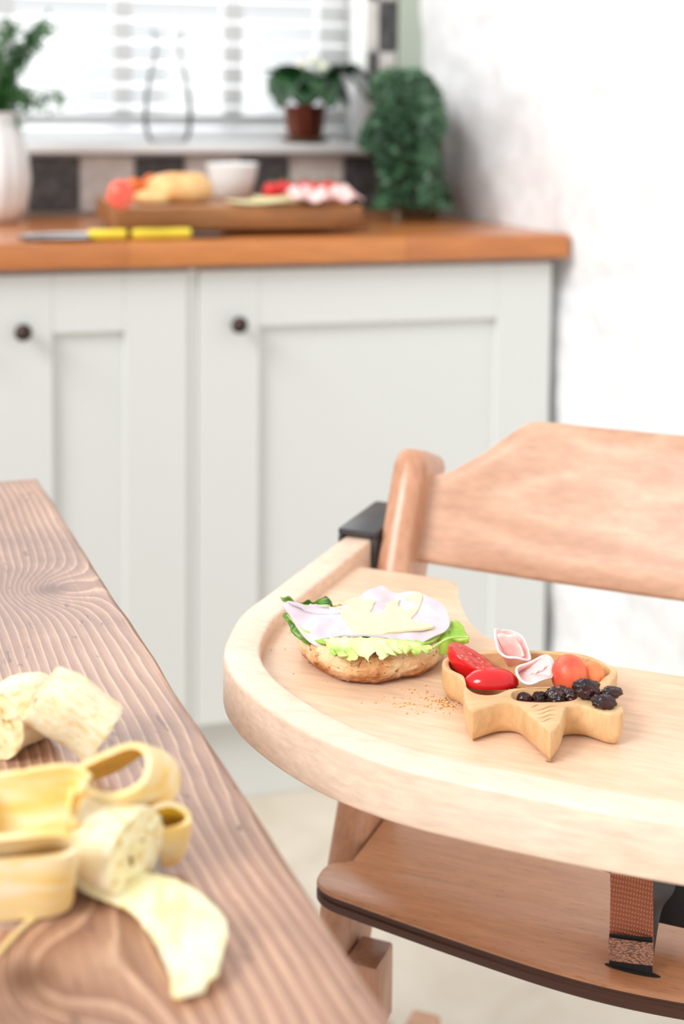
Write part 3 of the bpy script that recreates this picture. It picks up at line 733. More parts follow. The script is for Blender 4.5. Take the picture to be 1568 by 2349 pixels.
# ham plane: tilted up to the back
hp0 = P(860, 1462, 0.7415); hback = P(875, 1346, 0.757)
_hd = (hback-hp0); hn = _hd.cross(_r0).normalized()
if hn.z < 0: hn = -hn
def onham(px, py, off=0.0):
    d = ray(px, py); t = (hp0+hn*off-CAM).dot(hn)/d.dot(hn); return CAM+d*t
def hw(p): return 0.0019*fbm((p.x, p.y, 1), 34, 2)
hb = [(648, 1383, .002), (662, 1384, .002), (672, 1392, .002), (700, 1398, .001), (712, 1382, .002), (745, 1393, .001), (790, 1388, 0), (835, 1362, .001), (862, 1350, .002), (872, 1343, .003), (884, 1346, .003), (910, 1354, .001), (955, 1356, .001), (985, 1372, 0), (1012, 1388, 0), (1026, 1408, 0), (1031, 1430, -.001), (1022, 1445, -.002), (1004, 1457, -.003), (975, 1470, -.003), (950, 1478, -.003), (925, 1473, -.001), (895, 1465, .001), (850, 1458, .002), (810, 1458, .0015), (765, 1460, -.001), (752, 1465, -.003), (742, 1474, -.005), (735, 1477, -.006), (722, 1474, -.005), (702, 1458, -.003), (688, 1442, -.001), (672, 1420, 0), (655, 1400, .001)]
B_ = spline([onham(x, y, o_) for x, y, o_ in hb], 4, True)
hamc = onham(850, 1415, 0.0006)
def ham_sheet():
    bm = bmesh.new(); B = resample(B_, 160, True); c = hamc; prev = None; cv = bm.verts.new(c); rg = 16
    for k in range(1, rg+1):
        t = k/rg; ring = []
        for b in B:
            off = (b-hp0).dot(hn); q = c.lerp(b-hn*off, t)+hn*(off*t**4)
            q = q+hn*hw(q)*(1+0.6*t)
            ring.append(bm.verts.new(q))
        for i in range(160):
            j = (i+1) % 160
            if prev is None: bm.faces.new((cv, ring[i], ring[j]))
            else: bm.faces.new((prev[i], ring[i], ring[j], prev[j]))
        prev = ring
    solid(bm, -0.0013); return obj('ham_slice', bm, M['ham'], ang=60)
tag(ham_sheet(), 'pale round ham slice draped over the lettuce on the half bread roll', 'ham')
# cheese cut out
cz = [(520, 362), (560, 364), (600, 350), (594, 322), (597, 296), (622, 280), (650, 276), (700, 288), (760, 296), (790, 302), (765, 325), (768, 345), (742, 372), (760, 386), (795, 392), (835, 385), (857, 362), (862, 338), (858, 312), (885, 297), (920, 284), (955, 272), (944, 296), (938, 325), (948, 346), (980, 360), (1020, 362), (1056, 352), (1078, 332), (1072, 308), (1050, 292), (1018, 280), (985, 272), (1030, 252), (1066, 238), (1090, 240), (1108, 262), (1104, 300), (1090, 345), (1068, 385), (1025, 430), (1060, 446), (1120, 460), (1185, 466), (1184, 484), (1120, 494), (1020, 500), (940, 506), (880, 514), (840, 530), (780, 528), (740, 526), (690, 528), (655, 524), (630, 494), (600, 452), (560, 405)]
pts = [onham(600+x/3.0154, 1280+y/3.0154, 0.0010) for x, y in cz]
pts = resample(pts, 120, True)
e1 = _r0.copy(); e2 = hn.cross(e1)
flat = [Vector(((p-hp0).dot(e1), (p-hp0).dot(e2))) for p in pts]
def fill2d(loops, step=None):
    """triangulate loops (first outer, rest holes); returns verts2d, tris"""
    V = []; Ed = []
    for L in loops:
        b = len(V); V += [Vector((p[0], p[1])) for p in L]; Ed += [(b+i, b+(i+1) % len(L)) for i in range(len(L))]
    def inside(q, L):
        c = False; j = len(L)-1
        for i in range(len(L)):
            if (L[i][1] > q[1]) != (L[j][1] > q[1]) and q[0] < (L[j][0]-L[i][0])*(q[1]-L[i][1])/(L[j][1]-L[i][1]+1e-15)+L[i][0]: c = not c
            j = i
        return c
    ok = lambda q: inside(q, loops[0]) and not any(inside(q, h_) for h_ in loops[1:])
    if step:
        x0 = min(p[0] for p in loops[0]); x1 = max(p[0] for p in loops[0]); y0 = min(p[1] for p in loops[0]); y1 = max(p[1] for p in loops[0])
        allp = [p for L in loops for p in L]
        x = x0+step/2
        while x < x1:
            y = y0+step/2
            while y < y1:
                if ok((x, y)) and min((p[0]-x)**2+(p[1]-y)**2 for p in allp) > (0.5*step)**2: V.append(Vector((x, y)))
                y += step
            x += step
    r = delaunay_2d_cdt(V, Ed, [], 0, 1e-7)
    v2, f2 = r[0], r[2]
    tris = [f for f in f2 if ok((sum(v2[i].x for i in f)/3, sum(v2[i].y for i in f)/3))]
    return v2, tris
v2, tr = fill2d([flat], 0.003)
bm = bmesh.new(); vs = []
for p in v2:
    q = hp0+e1*p.x+e2*p.y+hn*0.0016; q = q+hn*(hw(q)*1.1); vs.append(bm.verts.new(q))
for f in tr:
    try: bm.faces.new([vs[i] for i in f])
    except ValueError: pass
solid(bm, 0.0016)
tag(obj('cheese_cutout', bm, M['cheese'], ang=50), 'pale cheese slice cut into a spiky leaf shape with round notches on the ham', 'cheese')
# lettuce
def leaf(pix, centre, mt, name, label, ruff=0.004, rib=None, rs=90, n=120):
    Bq = spline([P(x, y, z) for x, y, z in pix], 6, True); c = P(*centre)
    bm = bmesh.new(); polar_sheet(bm, Bq, c, 12, n, ruff, rs, 1.5, 0.0012, 120); solid(bm, 0.0007)
    o = obj(name, bm, mt, ang=0); tag(o, label, 'lettuce')
    if rib:
        bm = bmesh.new(); q = spline([P(*r) for r in rib], 8); tube(bm, q, [0.0012*(1-0.7*i/len(q)) for i in range(len(q))], 8); obj('leaf_rib', bm, M['lettuce_rib'], o)
    return o
leaf([(641, 1379, .747), (662, 1376, .749), (690, 1379, .75), (712, 1378, .751), (735, 1375, .752), (757, 1374, .753), (764, 1384, .751), (745, 1400, .744), (715, 1412, .742), (685, 1402, .742), (655, 1390, .745)], (700, 1392, .746), M['lettuce_dark'], 'lettuce_leaf', 'dark green lettuce tip poking out behind the left end of the ham', 0.004, [(752, 1390, .7500), (705, 1390, .7480), (655, 1382, .7485)])
leaf([(650, 1402, .744), (656, 1425, .741), (668, 1443, .739), (685, 1458, .737), (702, 1469, .736), (722, 1471, .735), (740, 1468, .735), (738, 1450, .738), (715, 1430, .740), (690, 1412, .742), (665, 1400, .744)], (697, 1440, .740), M['lettuce_dark'], 'lettuce_leaf', 'dark green lettuce edge hanging below the left of the ham', 0.004, [(735, 1462, .7375), (690, 1442, .742), (658, 1410, .745)])
leaf([(1026, 1425, .742), (1036, 1420, .744), (1050, 1428, .743), (1064, 1440, .741), (1074, 1455, .738), (1079, 1470, .736), (1074, 1482, .732), (1058, 1480, .731), (1040, 1492, .728), (1022, 1501, .726), (1005, 1500, .726), (993, 1488, .729), (990, 1468, .734), (1004, 1448, .739)], (1030, 1462, .7375), M['lettuce_mid'], 'lettuce_leaf', 'fresh green lettuce leaf sticking out at the right of the bread roll', 0.005, [(992, 1486, .735), (1030, 1464, .741), (1070, 1462, .741)])
# pale ruffled lettuce along the front
bm = bmesh.new(); nl, nw = 170, 22; grid_ = []
top_l = resample(spline([P(*q) for q in [(742, 1466, .740), (790, 1462, .742), (850, 1462, .743), (910, 1466, .742), (960, 1476, .740), (992, 1482, .738)]], 8), nl)
bot_l = resample(spline([P(*q) for q in [(765, 1496, .7375), (800, 1508, .737), (850, 1506, .737), (905, 1500, .737), (955, 1494, .737), (985, 1490, .736)]], 8), nl)
for i in range(nl):
    s = i/(nl-1); row = []
    for k in range(nw+1):
        t = k/nw; p = top_l[i].lerp(bot_l[i], t)
        amp = 0.0042*t*(1-0.5*s); ph = s*60+2.2*math.sin(s*9)+1.2*math.sin(t*5)
        fwd = -Vector((_f.x, _f.y, 0)).normalized()
        p = p+fwd*(amp*math.sin(ph)+0.004*math.sin(t*PI)+0.001)+_r0*(0.6*amp*math.cos(ph*1.3))+Vector((0, 0, 0.0016*math.cos(ph*0.8)*t))
        p += Vector((1, 1, 1))*0.0006*fbm(p, 260, 2)
        row.append(bm.verts.new(p))
    grid_.append(row)
for i in range(nl-1):
    for k in range(nw): bm.faces.new((grid_[i][k], grid_[i+1][k], grid_[i+1][k+1], grid_[i][k+1]))
solid(bm, 0.0006)
tag(obj('lettuce_leaf', bm, M['lettuce_pale'], ang=0), 'pale yellow-green frilly lettuce between bread roll and ham at the front', 'lettuce')
# under layer filling between bread and ham
leaf([(690, 1440, .7375), (760, 1420, .740), (840, 1400, .742), (930, 1400, .742), (1000, 1425, .741), (1010, 1460, .7375), (960, 1485, .7365), (880, 1492, .7365), (800, 1490, .7365), (730, 1475, .7365)], (860, 1440, .742), M['lettuce_mid'], 'lettuce_leaf', 'flat lettuce leaf lying on the bread roll underneath the ham', 0.0006)
# crumbs
bm = bmesh.new()
def crumb(px, py, s):
    q = P(px, py, TZ+s*0.45); lump(bm, q, s, s*random.uniform(.6, 1.1), s*0.55, 0.5, 2.0, 1, seed=random.random()*9)
for _ in range(150):
    x = random.gauss(975, 48); y = random.gauss(1605, 20)
    if 860 < x < 1060 and 1572 < y < 1665: crumb(x, y, random.choice([.0003, .0004, .0006, .0009])*random.uniform(.7, 1.3))
for _ in range(26): x = random.uniform(1000, 1050); crumb(x, random.gauss(1618, 6)-(1050-x)*.15, random.uniform(.0006, .0015))
for x, y in ((665, 1452), (622, 1491), (653, 1489), (672, 1545), (748, 1564), (860, 1612), (828, 1612)): crumb(x, y, 0.0007)
tag(obj('bread_crumbs', bm, M['crumbs'], ang=0), 'scattering of toasted bread crumbs on the tray between roll and wooden dish', 'crumbs', kind='stuff')

# ================================================================== CARVED DISH
SZT = 0.736
def c2(x, y): return (980+x/3.136, 1400+y/3.136)
outl = [(104, 375), (108, 400), (122, 422), (160, 440), (200, 456), (235, 482), (258, 515), (262, 550), (258, 590), (264, 640), (280, 680), (300, 710), (318, 720), (345, 719), (380, 707), (450, 684), (520, 664), (575, 660), (620, 663), (655, 680), (690, 712), (740, 756), (800, 806), (850, 848), (878, 866), (893, 866), (920, 850), (952, 812), (974, 770), (986, 725), (1002, 694), (1035, 683), (1085, 682), (1130, 688), (1180, 704), (1260, 730), (1320, 742), (1370, 744), (1400, 732), (1412, 712), (1406, 690), (1385, 668), (1355, 640), (1330, 600), (1312, 560), (1318, 525), (1340, 490), (1362, 462), (1366, 438), (1352, 418), (1310, 396), (1270, 368), (1190, 335), (1090, 308), (980, 294), (860, 287), (740, 284), (600, 282), (480, 284), (380, 290), (300, 298), (210, 312), (150, 328), (115, 348)]
cav = [(157, 388), (172, 418), (210, 440), (250, 458), (270, 482), (276, 520), (290, 555), (330, 585), (380, 601), (430, 606), (480, 602), (520, 590), (565, 570), (620, 558), (700, 553), (800, 552), (900, 553), (1000, 556), (1060, 556), (1120, 548), (1180, 538), (1225, 520), (1250, 495), (1275, 472), (1308, 450), (1313, 425), (1285, 398), (1220, 366), (1130, 340), (1020, 322), (900, 311), (760, 306), (620, 305), (480, 307), (370, 313), (270, 322), (200, 338), (160, 362)]
stad = []
for k in range(40):
    a = 2*PI*k/40; cx_ = 1; x = 842+238*math.copysign(abs(math.cos(a))**0.75, math.cos(a)); y = 607+50*math.copysign(abs(math.sin(a))**0.75, math.sin(a)); stad.append((x, y))
def toW(L, z): return [P(*c2(x, y), z) for x, y in L]
ow = toW(outl, SZT); cen = sum(ow, Vector())/len(ow); cen.z = TZ
ow = resample(spline(ow, 5, True), 260, True); cw = resample(spline(toW(cav, SZT), 5, True), 200, True); sw_ = resample(spline(toW(stad, SZT), 3, True), 90, True)
def ccw(L):
    a = sum(L[i].x*L[(i+1) % len(L)].y-L[(i+1) % len(L)].x*L[i].y for i in range(len(L))); return L if a > 0 else L[::-1]
ow, cw, sw_ = ccw(ow), ccw(cw), ccw(sw_)
def norms(L, sm=2):
    n_ = len(L); return [Vector(((L[(i+sm) % n_]-L[i-sm]).y, -(L[(i+sm) % n_]-L[i-sm]).x, 0)).normalized() for i in range(n_)]
def off(L, d, z):
    N_ = norms(L); return [Vector((p.x-cen.x+q.x*d, p.y-cen.y+q.y*d, z)) for p, q in zip(L, N_)]
dish = tag(empty('snack_dish', (cen.x, cen.y, TZ)), 'small carved wooden sun-shaped dish with two hollows, filled with snacks on the tray', 'dish')
bm = bmesh.new(); H = SZT-TZ
def ringv(L): return [bm.verts.new(p) for p in L]
def bridge(a, b):
    n_ = len(a)
    for i in range(n_): bm.faces.new((a[i], a[(i+1) % n_], b[(i+1) % n_], b[i]))
prof_o = [(-0.0060, 0.0006), (-0.0040, 0.0014), (-0.0022, 0.0032), (-0.0008, 0.0065), (0, 0.011), (0, H-0.0014), (-0.0004, H-0.0005), (-0.0013, H)]
Rg = [ringv(off(ow, d, z)) for d, z in prof_o]
for a, b in zip(Rg[:-1], Rg[1:]): bridge(a, b)
def cavity(L, depth):
    rg = [ringv(off(L, d, z)) for d, z in [(0.0012, H), (0.0003, H-0.0005), (0, H-0.0014), (-0.0003, H-depth+0.004), (-0.0016, H-depth+0.0012), (-0.0042, H-depth)]]
    for a, b in zip(rg[:-1], rg[1:]): bridge(a, b)
    lp = [(v_.co.x, v_.co.y) for v_ in rg[-1]]; v2_, t2 = fill2d([lp]); mp = {}
    for i, q in enumerate(v2_):
        mp[i] = min(rg[-1], key=lambda w_: (w_.co.x-q.x)**2+(w_.co.y-q.y)**2)
    for f in t2:
        q = [mp[i] for i in f]
        if len(set(q)) == 3:
            try: bm.faces.new(q)
            except ValueError: pass
    return rg[0]
h1 = cavity(cw, 0.0150); h2 = cavity(sw_, 0.0090)
loops = [Rg[-1], h1, h2]
lp = [[(v_.co.x, v_.co.y) for v_ in L] for L in loops]; v2_, t2 = fill2d(lp); allv = [v_ for L in loops for v_ in L]
mp = {i: min(allv, key=lambda w_: (w_.co.x-q.x)**2+(w_.co.y-q.y)**2) for i, q in enumerate(v2_)}
for f in t2:
    q = [mp[i] for i in f]
    if len(set(q)) == 3:
        try: bm.faces.new(q)
        except ValueError: pass
lpb = [(v_.co.x, v_.co.y) for v_ in Rg[0]]; v2_, t2 = fill2d([lpb]); mp = {i: min(Rg[0], key=lambda w_: (w_.co.x-q.x)**2+(w_.co.y-q.y)**2) for i, q in enumerate(v2_)}
for f in t2:
    q = [mp[i] for i in f]
    if len(set(q)) == 3:
        try: bm.faces.new(q)
        except ValueError: pass
obj('dish_body', bm, M['bowl_wood'], dish, ang=38)
for (xa, ya, xb, yb) in ((740, 694, 806, 682), (762, 722, 940, 684), (772, 748, 936, 714), (786, 776, 926, 748), (806, 800, 915, 778)):
    q = []
    for k in range(13):
        s = k/12; x = xa+(xb-xa)*s; y = ya+(yb-ya)*s+5*math.sin(s*PI*2.2)
        w_ = P(*c2(x, y), SZT); q.append(Vector((w_.x-cen.x, w_.y-cen.y, H-0.0001)))
    bm = bmesh.new(); tube(bm, q, [0.00012+0.00028*math.sin(PI*k/12) for k in range(13)], 8); obj('engraved_line', bm, M['groove'], dish)

# fillings -------------------------------------------------------------
SF = SZT-0.015   # cavity floor
def place(px, py, z): return P(px, py, z)
# tomato half, cut face up to the right
def rotm(ax, deg): return Matrix.Rotation(math.radians(deg), 3, ax)
def tomato_half(c, L, R_, rot, label, showcut=True):
    t = tag(empty('tomato_half', c), label, 'tomato')
    t.rotation_euler = rot.to_euler()
    bm = bmesh.new(); n_ = 40; rg = []
    for k in range(1, 13):
        a = (PI/2)*k/12; r = math.sin(a)**0.9; z = -math.cos(a)
        rg.append([Vector((L*r*math.cos(2*PI*i/n_), R_*r*math.sin(2*PI*i/n_), R_*0.95*z)) for i in range(n_)])
    rg.append([Vector((L*0.975*math.cos(2*PI*i/n_), R_*0.97*math.sin(2*PI*i/n_), 0.0006)) for i in range(n_)])
    Rr = loft(bm, rg, True, True, False); obj('skin', bm, M['tomato'], t, ang=0)
    bm = bmesh.new(); prof = []
    for r in [0, .12, .25, .4, .5, .6, .7, .8, .88, .975]: prof.append(r)
    rings = []
    for r in prof[1:]:
        ring = []
        for i in range(60):
            a = 2*PI*i/60; d = 0
            if 0.2 < r < 0.82: d = -0.0022*math.sin(PI*(r-0.2)/0.62)*max(0, abs(math.sin(a))**0.6-0.25)
            ring.append(Vector((L*r*math.cos(a), R_*r*math.sin(a), 0.0006+d+0.0002*fbm((r*3*math.cos(a), r*3*math.sin(a), 0), 3, 2))))
        rings.append(ring)
    loft(bm, rings, True, True, False); obj('cut_face', bm, M['tomato_cut'], t, ang=0)
    for k in range(8):
        a = (k % 4-1.5)*0.5+random.uniform(-.2, .2)+(PI/2 if k < 4 else -PI/2); r = random.uniform(.34, .68)
        bm = bmesh.new(); lump(bm, (L*r*math.cos(a)*1.2, R_*r*math.sin(a), 0.0002), .0013, .0008, .0005, 0.1, 2, 2); obj('seed', bm, M['tomato_seed'], t)
    return t
def axes(nv, lv):
    n_ = Vector(nv).normalized(); l_ = Vector(lv); l_ = (l_-n_*l_.dot(n_)).normalized(); m2 = n_.cross(l_)
    return Matrix((l_, m2, n_)).transposed()
tomato_half(place(1088, 1514, .7375), 0.0195, 0.0140, axes((0.45, -0.20, 0.87), (0.80, -0.42, -0.35)), 'halved cherry tomato showing its seedy cut face, left in the wooden dish')
t2_ = tomato_half(place(1126, 1569, .7310), 0.0182, 0.0108, rotm('Z', -14) @ rotm('X', 175), 'cherry tomato half lying skin side up at the front left of the dish')
# cool-looking ham rosettes: rolled cones
def rosette(apex, rimpts, label, inner):
    h = tag(empty('ham_roll', apex), label, 'ham')
    A = Vector(apex); Rm = resample(spline([Vector(p)-A for p in rimpts], 6, True), 64, True); rings = []
    for k in range(13):
        t = k/12; ring = []
        for i, q in enumerate(Rm):
            p = q*(0.16+0.84*t**0.75); p += p.normalized()*0.0006*fbm(p+A, 160, 2)+Vector((0, 0, 0.0010*math.sin(i/64*2*PI*3+1)*t))
            ring.append(p)
        rings.append(ring)
    bm = bmesh.new(); loft(bm, rings, True, True, False); solid(bm, -0.0011); obj('outer_fold', bm, M['ham_pink'], h, ang=0)
    bm = bmesh.new(); q = rings[-1]; tube(bm, [p*1.0 for p in q]+[q[0]], 0.0008, 8); obj('fat_rim', bm, M['ham_rim'], h, ang=0)
    bm = bmesh.new(); IN = resample(spline([Vector(p)-A for p in inner], 8), 26); g2 = []
    for k in range(9):
        t = k/8; g2.append([bm.verts.new(p*(0.2+0.8*t)+Vector((0, 0, 0.0006*math.sin(i*0.7)))) for i, p in enumerate(IN)])
    for a, b in zip(g2[:-1], g2[1:]):
        for i in range(25): bm.faces.new((a[i], a[i+1], b[i+1], b[i]))
    solid(bm, 0.001); obj('inner_fold', bm, M['ham_pink'], h, ang=0)
    return h
zc = lambda x, y, d: PD(x, y, d)
dd = (P(1170, 1530, .732)-CAM).dot(_f)
rosette(zc(*c2(585, 420), dd+0.004), [zc(*c2(x, y), dd+z) for x, y, z in ((484, 160, .004), (520, 145, .010), (590, 140, .014), (650, 165, .012), (690, 215, .006), (722, 290, .000), (735, 345, -.006), (690, 352, -.012), (640, 352, -.014), (580, 350, -.014), (535, 320, -.012), (500, 255, -.004))],
        'pale pink rolled ham slice standing upright in the wooden dish', [zc(*c2(x, y), dd+z) for x, y, z in ((500, 180, .0), (560, 170, .0), (620, 190, -.002), (660, 250, -.004), (690, 320, -.008))])
dd2 = (P(1230, 1560, .732)-CAM).dot(_f)
rosette(zc(*c2(640, 455), dd2+0.010), [zc(*c2(x, y), dd2+z) for x, y, z in ((640, 430, -.002), (690, 395, .004), (760, 355, .008), (830, 333, .010), (875, 345, .008), (898, 385, .004), (900, 430, -.002), (885, 480, -.008), (850, 500, -.012), (800, 520, -.014), (740, 528, -.014), (690, 508, -.012), (650, 470, -.008))],
        'rolled ham slice with open deep pink fold facing the front of the dish', [zc(*c2(x, y), dd2+z) for x, y, z in ((730, 470, .0), (780, 455, .0), (830, 430, .0), (870, 400, .002))])
bm = bmesh.new(); A_ = resample(spline([zc(*c2(x, y), dd2+z) for x, y, z in ((885, 478, -.008), (880, 510, -.006), (868, 548, -.002))], 8), 20); B2 = resample(spline([zc(*c2(x, y), dd2+z) for x, y, z in ((760, 528, -.010), (790, 540, -.006), (820, 552, .0))], 8), 20)
# apricots
def apricot(px, py, z, r, mt, label, sq=0.95):
    bm = bmesh.new(); bmesh.ops.create_uvsphere(bm, u_segments=40, v_segments=28, radius=r)
    for v_ in bm.verts:
        a = math.atan2(v_.co.y, v_.co.x); d = v_.co.normalized()
        k = 1-0.10*math.exp(-((a+1.2)/0.16)**2)*(1-abs(d.z)**3)+0.03*fbm(d, 1.4, 2)
        v_.co = Vector((v_.co.x*k, v_.co.y*k, v_.co.z*sq*k))
    o = obj('apricot', bm, mt, ang=0); o.location = P(px, py, z); return tag(o, label, 'apricot')
apricot(1305, 1548, .7365, .0118, M['apricot'], 'large red-orange apricot half beside the rolled ham in the dish', 1.12)
apricot(1357, 1552, .7325, .0088, M['apricot2'], 'smaller light orange apricot half at the right end of the dish', 1.1)
# raisins
def raisin(px, py, z, rx, ry, rz, rot, label, grp=None):
    bm = bmesh.new(); sd = random.random()*20
    lump(bm, (0, 0, 0), rx, ry, rz, 0.20, 1.8, 4, seed=sd)
    for v_ in bm.verts: v_.co *= 1-0.05*abs(noise.noise(v_.co*480+Vector((sd, 0, 0))))-0.12*abs(noise.noise(v_.co*240))
    o = obj('raisin', bm, M['raisin'], ang=0); o.location = P(px, py, z); o.rotation_euler = (0, 0.1, math.radians(rot)); return tag(o, label, 'raisin', grp)
raisin(*c2(1145, 568), .7420, .0092, .0064, .0068, -30, 'biggest wrinkled black raisin, on the dish rim beside the oval hollow')
raisin(*c2(1325, 592), .7395, .0078, .0050, .0038, 10, 'reddish raisin at the right edge of the dish behind the others')
raisin(*c2(1268, 660), .7395, .0080, .0055, .0046, -10, 'dark brown raisin lying alone on the right arm of the dish')
for i, (x, y) in enumerate(((650, 605), (700, 612), (755, 600), (800, 622), (850, 615), (905, 600), (960, 596), (1010, 606), (1040, 618), (940, 628), (690, 632))):
    raisin(*c2(x, y), SZT-0.0060+(0.003 if x > 900 else 0), .0060, .0048, .0040, x, ['raisin in the oval hollow of the dish, among its row of dark raisins'][0], 'raisins in the oval hollow of the dish')

# ================================================================== BANANAS
def chunk(name, p0, p1, r, label, sag=0.004, r0=1.0, r1=1.0, core=True):
    """peeled banana piece between two points: faceted round, slightly bent, cut at both ends"""
    p0, p1 = Vector(p0), Vector(p1); ax = p1-p0; Ln = ax.length; c = (p0+p1)/2
    o = empty(name, p0); q = ax.to_track_quat('Z', 'Y'); o.rotation_mode = 'QUATERNION'; o.rotation_quaternion = q
    tag(o, label, 'banana')
    bm = bmesh.new(); n_ = 64; rg = []; NS = 40
    for k in range(NS+1):
        t = k/NS; rr_ = r*(r0+(r1-r0)*t)*(1-0.03*math.cos(t*9)); e = min(t, 1-t)*Ln
        if e < 0.0015: rr_ *= 0.965+0.035*e/0.0015
        bend = sag*4*t*(1-t)
        ring = []
        for i in range(n_):
            a = 2*PI*i/n_; k5 = 1+0.028*math.cos(5*a)+0.012*fbm((math.cos(a)*2, math.sin(a)*2, t*6), 3, 3)
            z = t*Ln+(0.0015*fbm((math.cos(a), math.sin(a), 7), 2.5, 2) if t in (0.0, 1.0) else 0)
            ring.append(Vector((rr_*k5*math.cos(a), rr_*k5*math.sin(a)+bend, z)))
        rg.append(ring)
    loft(bm, rg, True, False, False); obj('flesh', bm, M['banana_flesh'], o, ang=0)
    for end in (0, -1):
        bm = bmesh.new(); ring = rg[end]; cc = sum(ring, Vector())/n_; rs_ = []
        for s in (1, .85, .7, .5, .32, .2, .12, .05):
            zz = -0.0009 if s < 0.3 else 0
            rs_.append([cc+(p-cc)*s+Vector((0, 0, (zz if end else -zz)+0.0004*fbm(p*s, 400, 2))) for p in ring])
        loft(bm, rs_, True, False, True); f = obj('cut_end', bm, M['banana_cut'], o, ang=0)
        if core:
            for j in range(2):
                a = (3.9, 0.7)[j]; bm = bmesh.new(); lump(bm, cc+Vector(((.004, .006)[j]*math.cos(a), (.004, .006)[j]*math.sin(a), 0.0002 if end else -0.0002)), (.0011, .0005)[j], (.0034, .0012)[j], .0004, .4, 2, 2, rot=Matrix.Rotation(a*1.7, 3, 'Z')); obj('seed_mark', bm, M['banana_core'], f)
    return o
dA = (P(238, 1690, .7700)-CAM).dot(_f)
chunk('banana_piece', PD(92, 1592, dA+0.004), PD(238, 1690, dA+0.006), .0172, 'peeled banana chunk leaning across the other one, its cut end to the right', 0.002)
chunk('banana_piece', P(95, 1612, .7685), P(-6, 1664, .7690), .0185, 'peeled banana chunk lying beneath the other one at the left edge', 0.002)
bn = tag(empty('banana', (P(250, 1950, .75))), 'half peeled banana with bitten flat end and skin strips folded back', 'banana')
def to_b(o): o.parent = bn; o.matrix_parent_inverse = Matrix.Translation(bn.location).inverted(); return o
fl = chunk('fruit', P(95, 1852, .7765), P(312, 1955, .7725), .0190, 'x', -0.002)
del fl['label'], fl['category']; to_b(fl)
def peel(name, A, B, mt, bul, th_=0.0022, jag=0.0, outer=None, bdir=None, nl=60):
    A = [P(*q) for q in A]; B = [P(*q) for q in B]
    bm = bmesh.new(); ribbon(bm, A, B, nl, 14, bul, th_, jag, bdir)
    if outer is not None:
        # outside skin layer: every second shell of the solidified strip
        bm.normal_update(); nf = len(bm.faces); bm.faces.ensure_lookup_table()
        base = (nl-1)*14
        for i, f in enumerate(bm.faces):
            f.material_index = 1 if (i >= base) else 0
        return to_b(obj(name, bm, [mt, outer], ang=60, fix=False))
    return to_b(obj(name, bm, mt, ang=60))
peel('peel_strip', [(150, 1985, .768), (230, 2010, .762), (330, 2000, .760), (420, 2025, .762), (480, 2068, .763), (520, 2120, .762), (508, 2190, .760), (498, 2240, .757)],
     [(120, 2005, .758), (200, 2050, .754), (290, 2085, .754), (335, 2130, .754), (370, 2190, .755), (392, 2245, .755), (402, 2288, .754), (470, 2275, .7535)], M['peel_white'], -0.0022, 0.0024, 0.0006, M['peel_out'])
peel('peel_strip', [(165, 1775, .800), (245, 1736, .811), (300, 1717, .814), (328, 1728, .813), (334, 1758, .810), (318, 1793, .804), (268, 1816, .798), (195, 1812, .793)],
     [(190, 1800, .775), (270, 1770, .776), (340, 1728, .798), (385, 1745, .795), (402, 1785, .785), (382, 1835, .778), (305, 1869, .776), (192, 1842, .779)], M['peel_out'], 0.001, 0.0026, 0.0, M['peel_in'])
peel('peel_strip', [(330, 1880, .783), (350, 1862, .785), (385, 1850, .786), (418, 1862, .783), (425, 1880, .779), (400, 1893, .776), (365, 1898, .775)],
     [(330, 1950, .760), (350, 1930, .760), (385, 1925, .760), (412, 1925, .760), (416, 1948, .757), (400, 1972, .7535), (368, 1980, .7535)], M['peel_out'], 0.001, 0.0024, 0.0, M['peel_in'])
peel('peel_strip', [(-140, 1800, .800), (-60, 1790, .806), (0, 1780, .810), (60, 1772, .812), (120, 1762, .813), (170, 1762, .812), (203, 1790, .808), (180, 1800, .802)],
     [(-140, 1975, .770), (-60, 1962, .772), (0, 1952, .775), (60, 1942, .778), (110, 1930, .780), (150, 1918, .781), (172, 1912, .780), (165, 1900, .785)], M['peel_in'], 0.003, 0.0026, 0.0006, M['peel_in'])
peel('peel_strip', [(-140, 1960, .790), (-60, 1935, .793), (40, 1925, .797), (120, 1918, .797), (155, 1925, .795), (166, 1945, .790), (130, 1958, .786), (50, 1965, .783), (-60, 1975, .781)],
     [(-140, 2000, .770), (-60, 2000, .770), (40, 1990, .770), (120, 1980, .770), (150, 2010, .765), (154, 2068, .7545), (120, 2090, .7535), (40, 2100, .7525), (-60, 2110, .7525)], M['peel_in'], 0.001, 0.0026, 0.0, M['peel_in'])
bm = bmesh.new(); q = spline([P(-40, 1905, .786), P(-160, 1880, .785), P(-330, 1840, .775), P(-480, 1800, .772)], 8); tube(bm, q, [0.0205*(1 if i < 18 else max(0.25, 1-(i-18)/7)) for i in range(len(q))], 28); to_b(obj('unpeeled_skin', bm, M['peel_out'], ang=0))
# torn peel thread on the table
bm = bmesh.new(); q = spline([P(95, 2098, .7512), P(60, 2120, .7512), P(20, 2160, .7512), (P(-30, 2215, .7512))], 8); tube(bm, q, 0.0012, 8); tag(obj('peel_thread', bm, M['peel_in'], ang=0), 'thin banana string lying on the table at the left edge', 'banana peel')

# ================================================================== THINGS ON THE WORKTOP
WT = 0.900
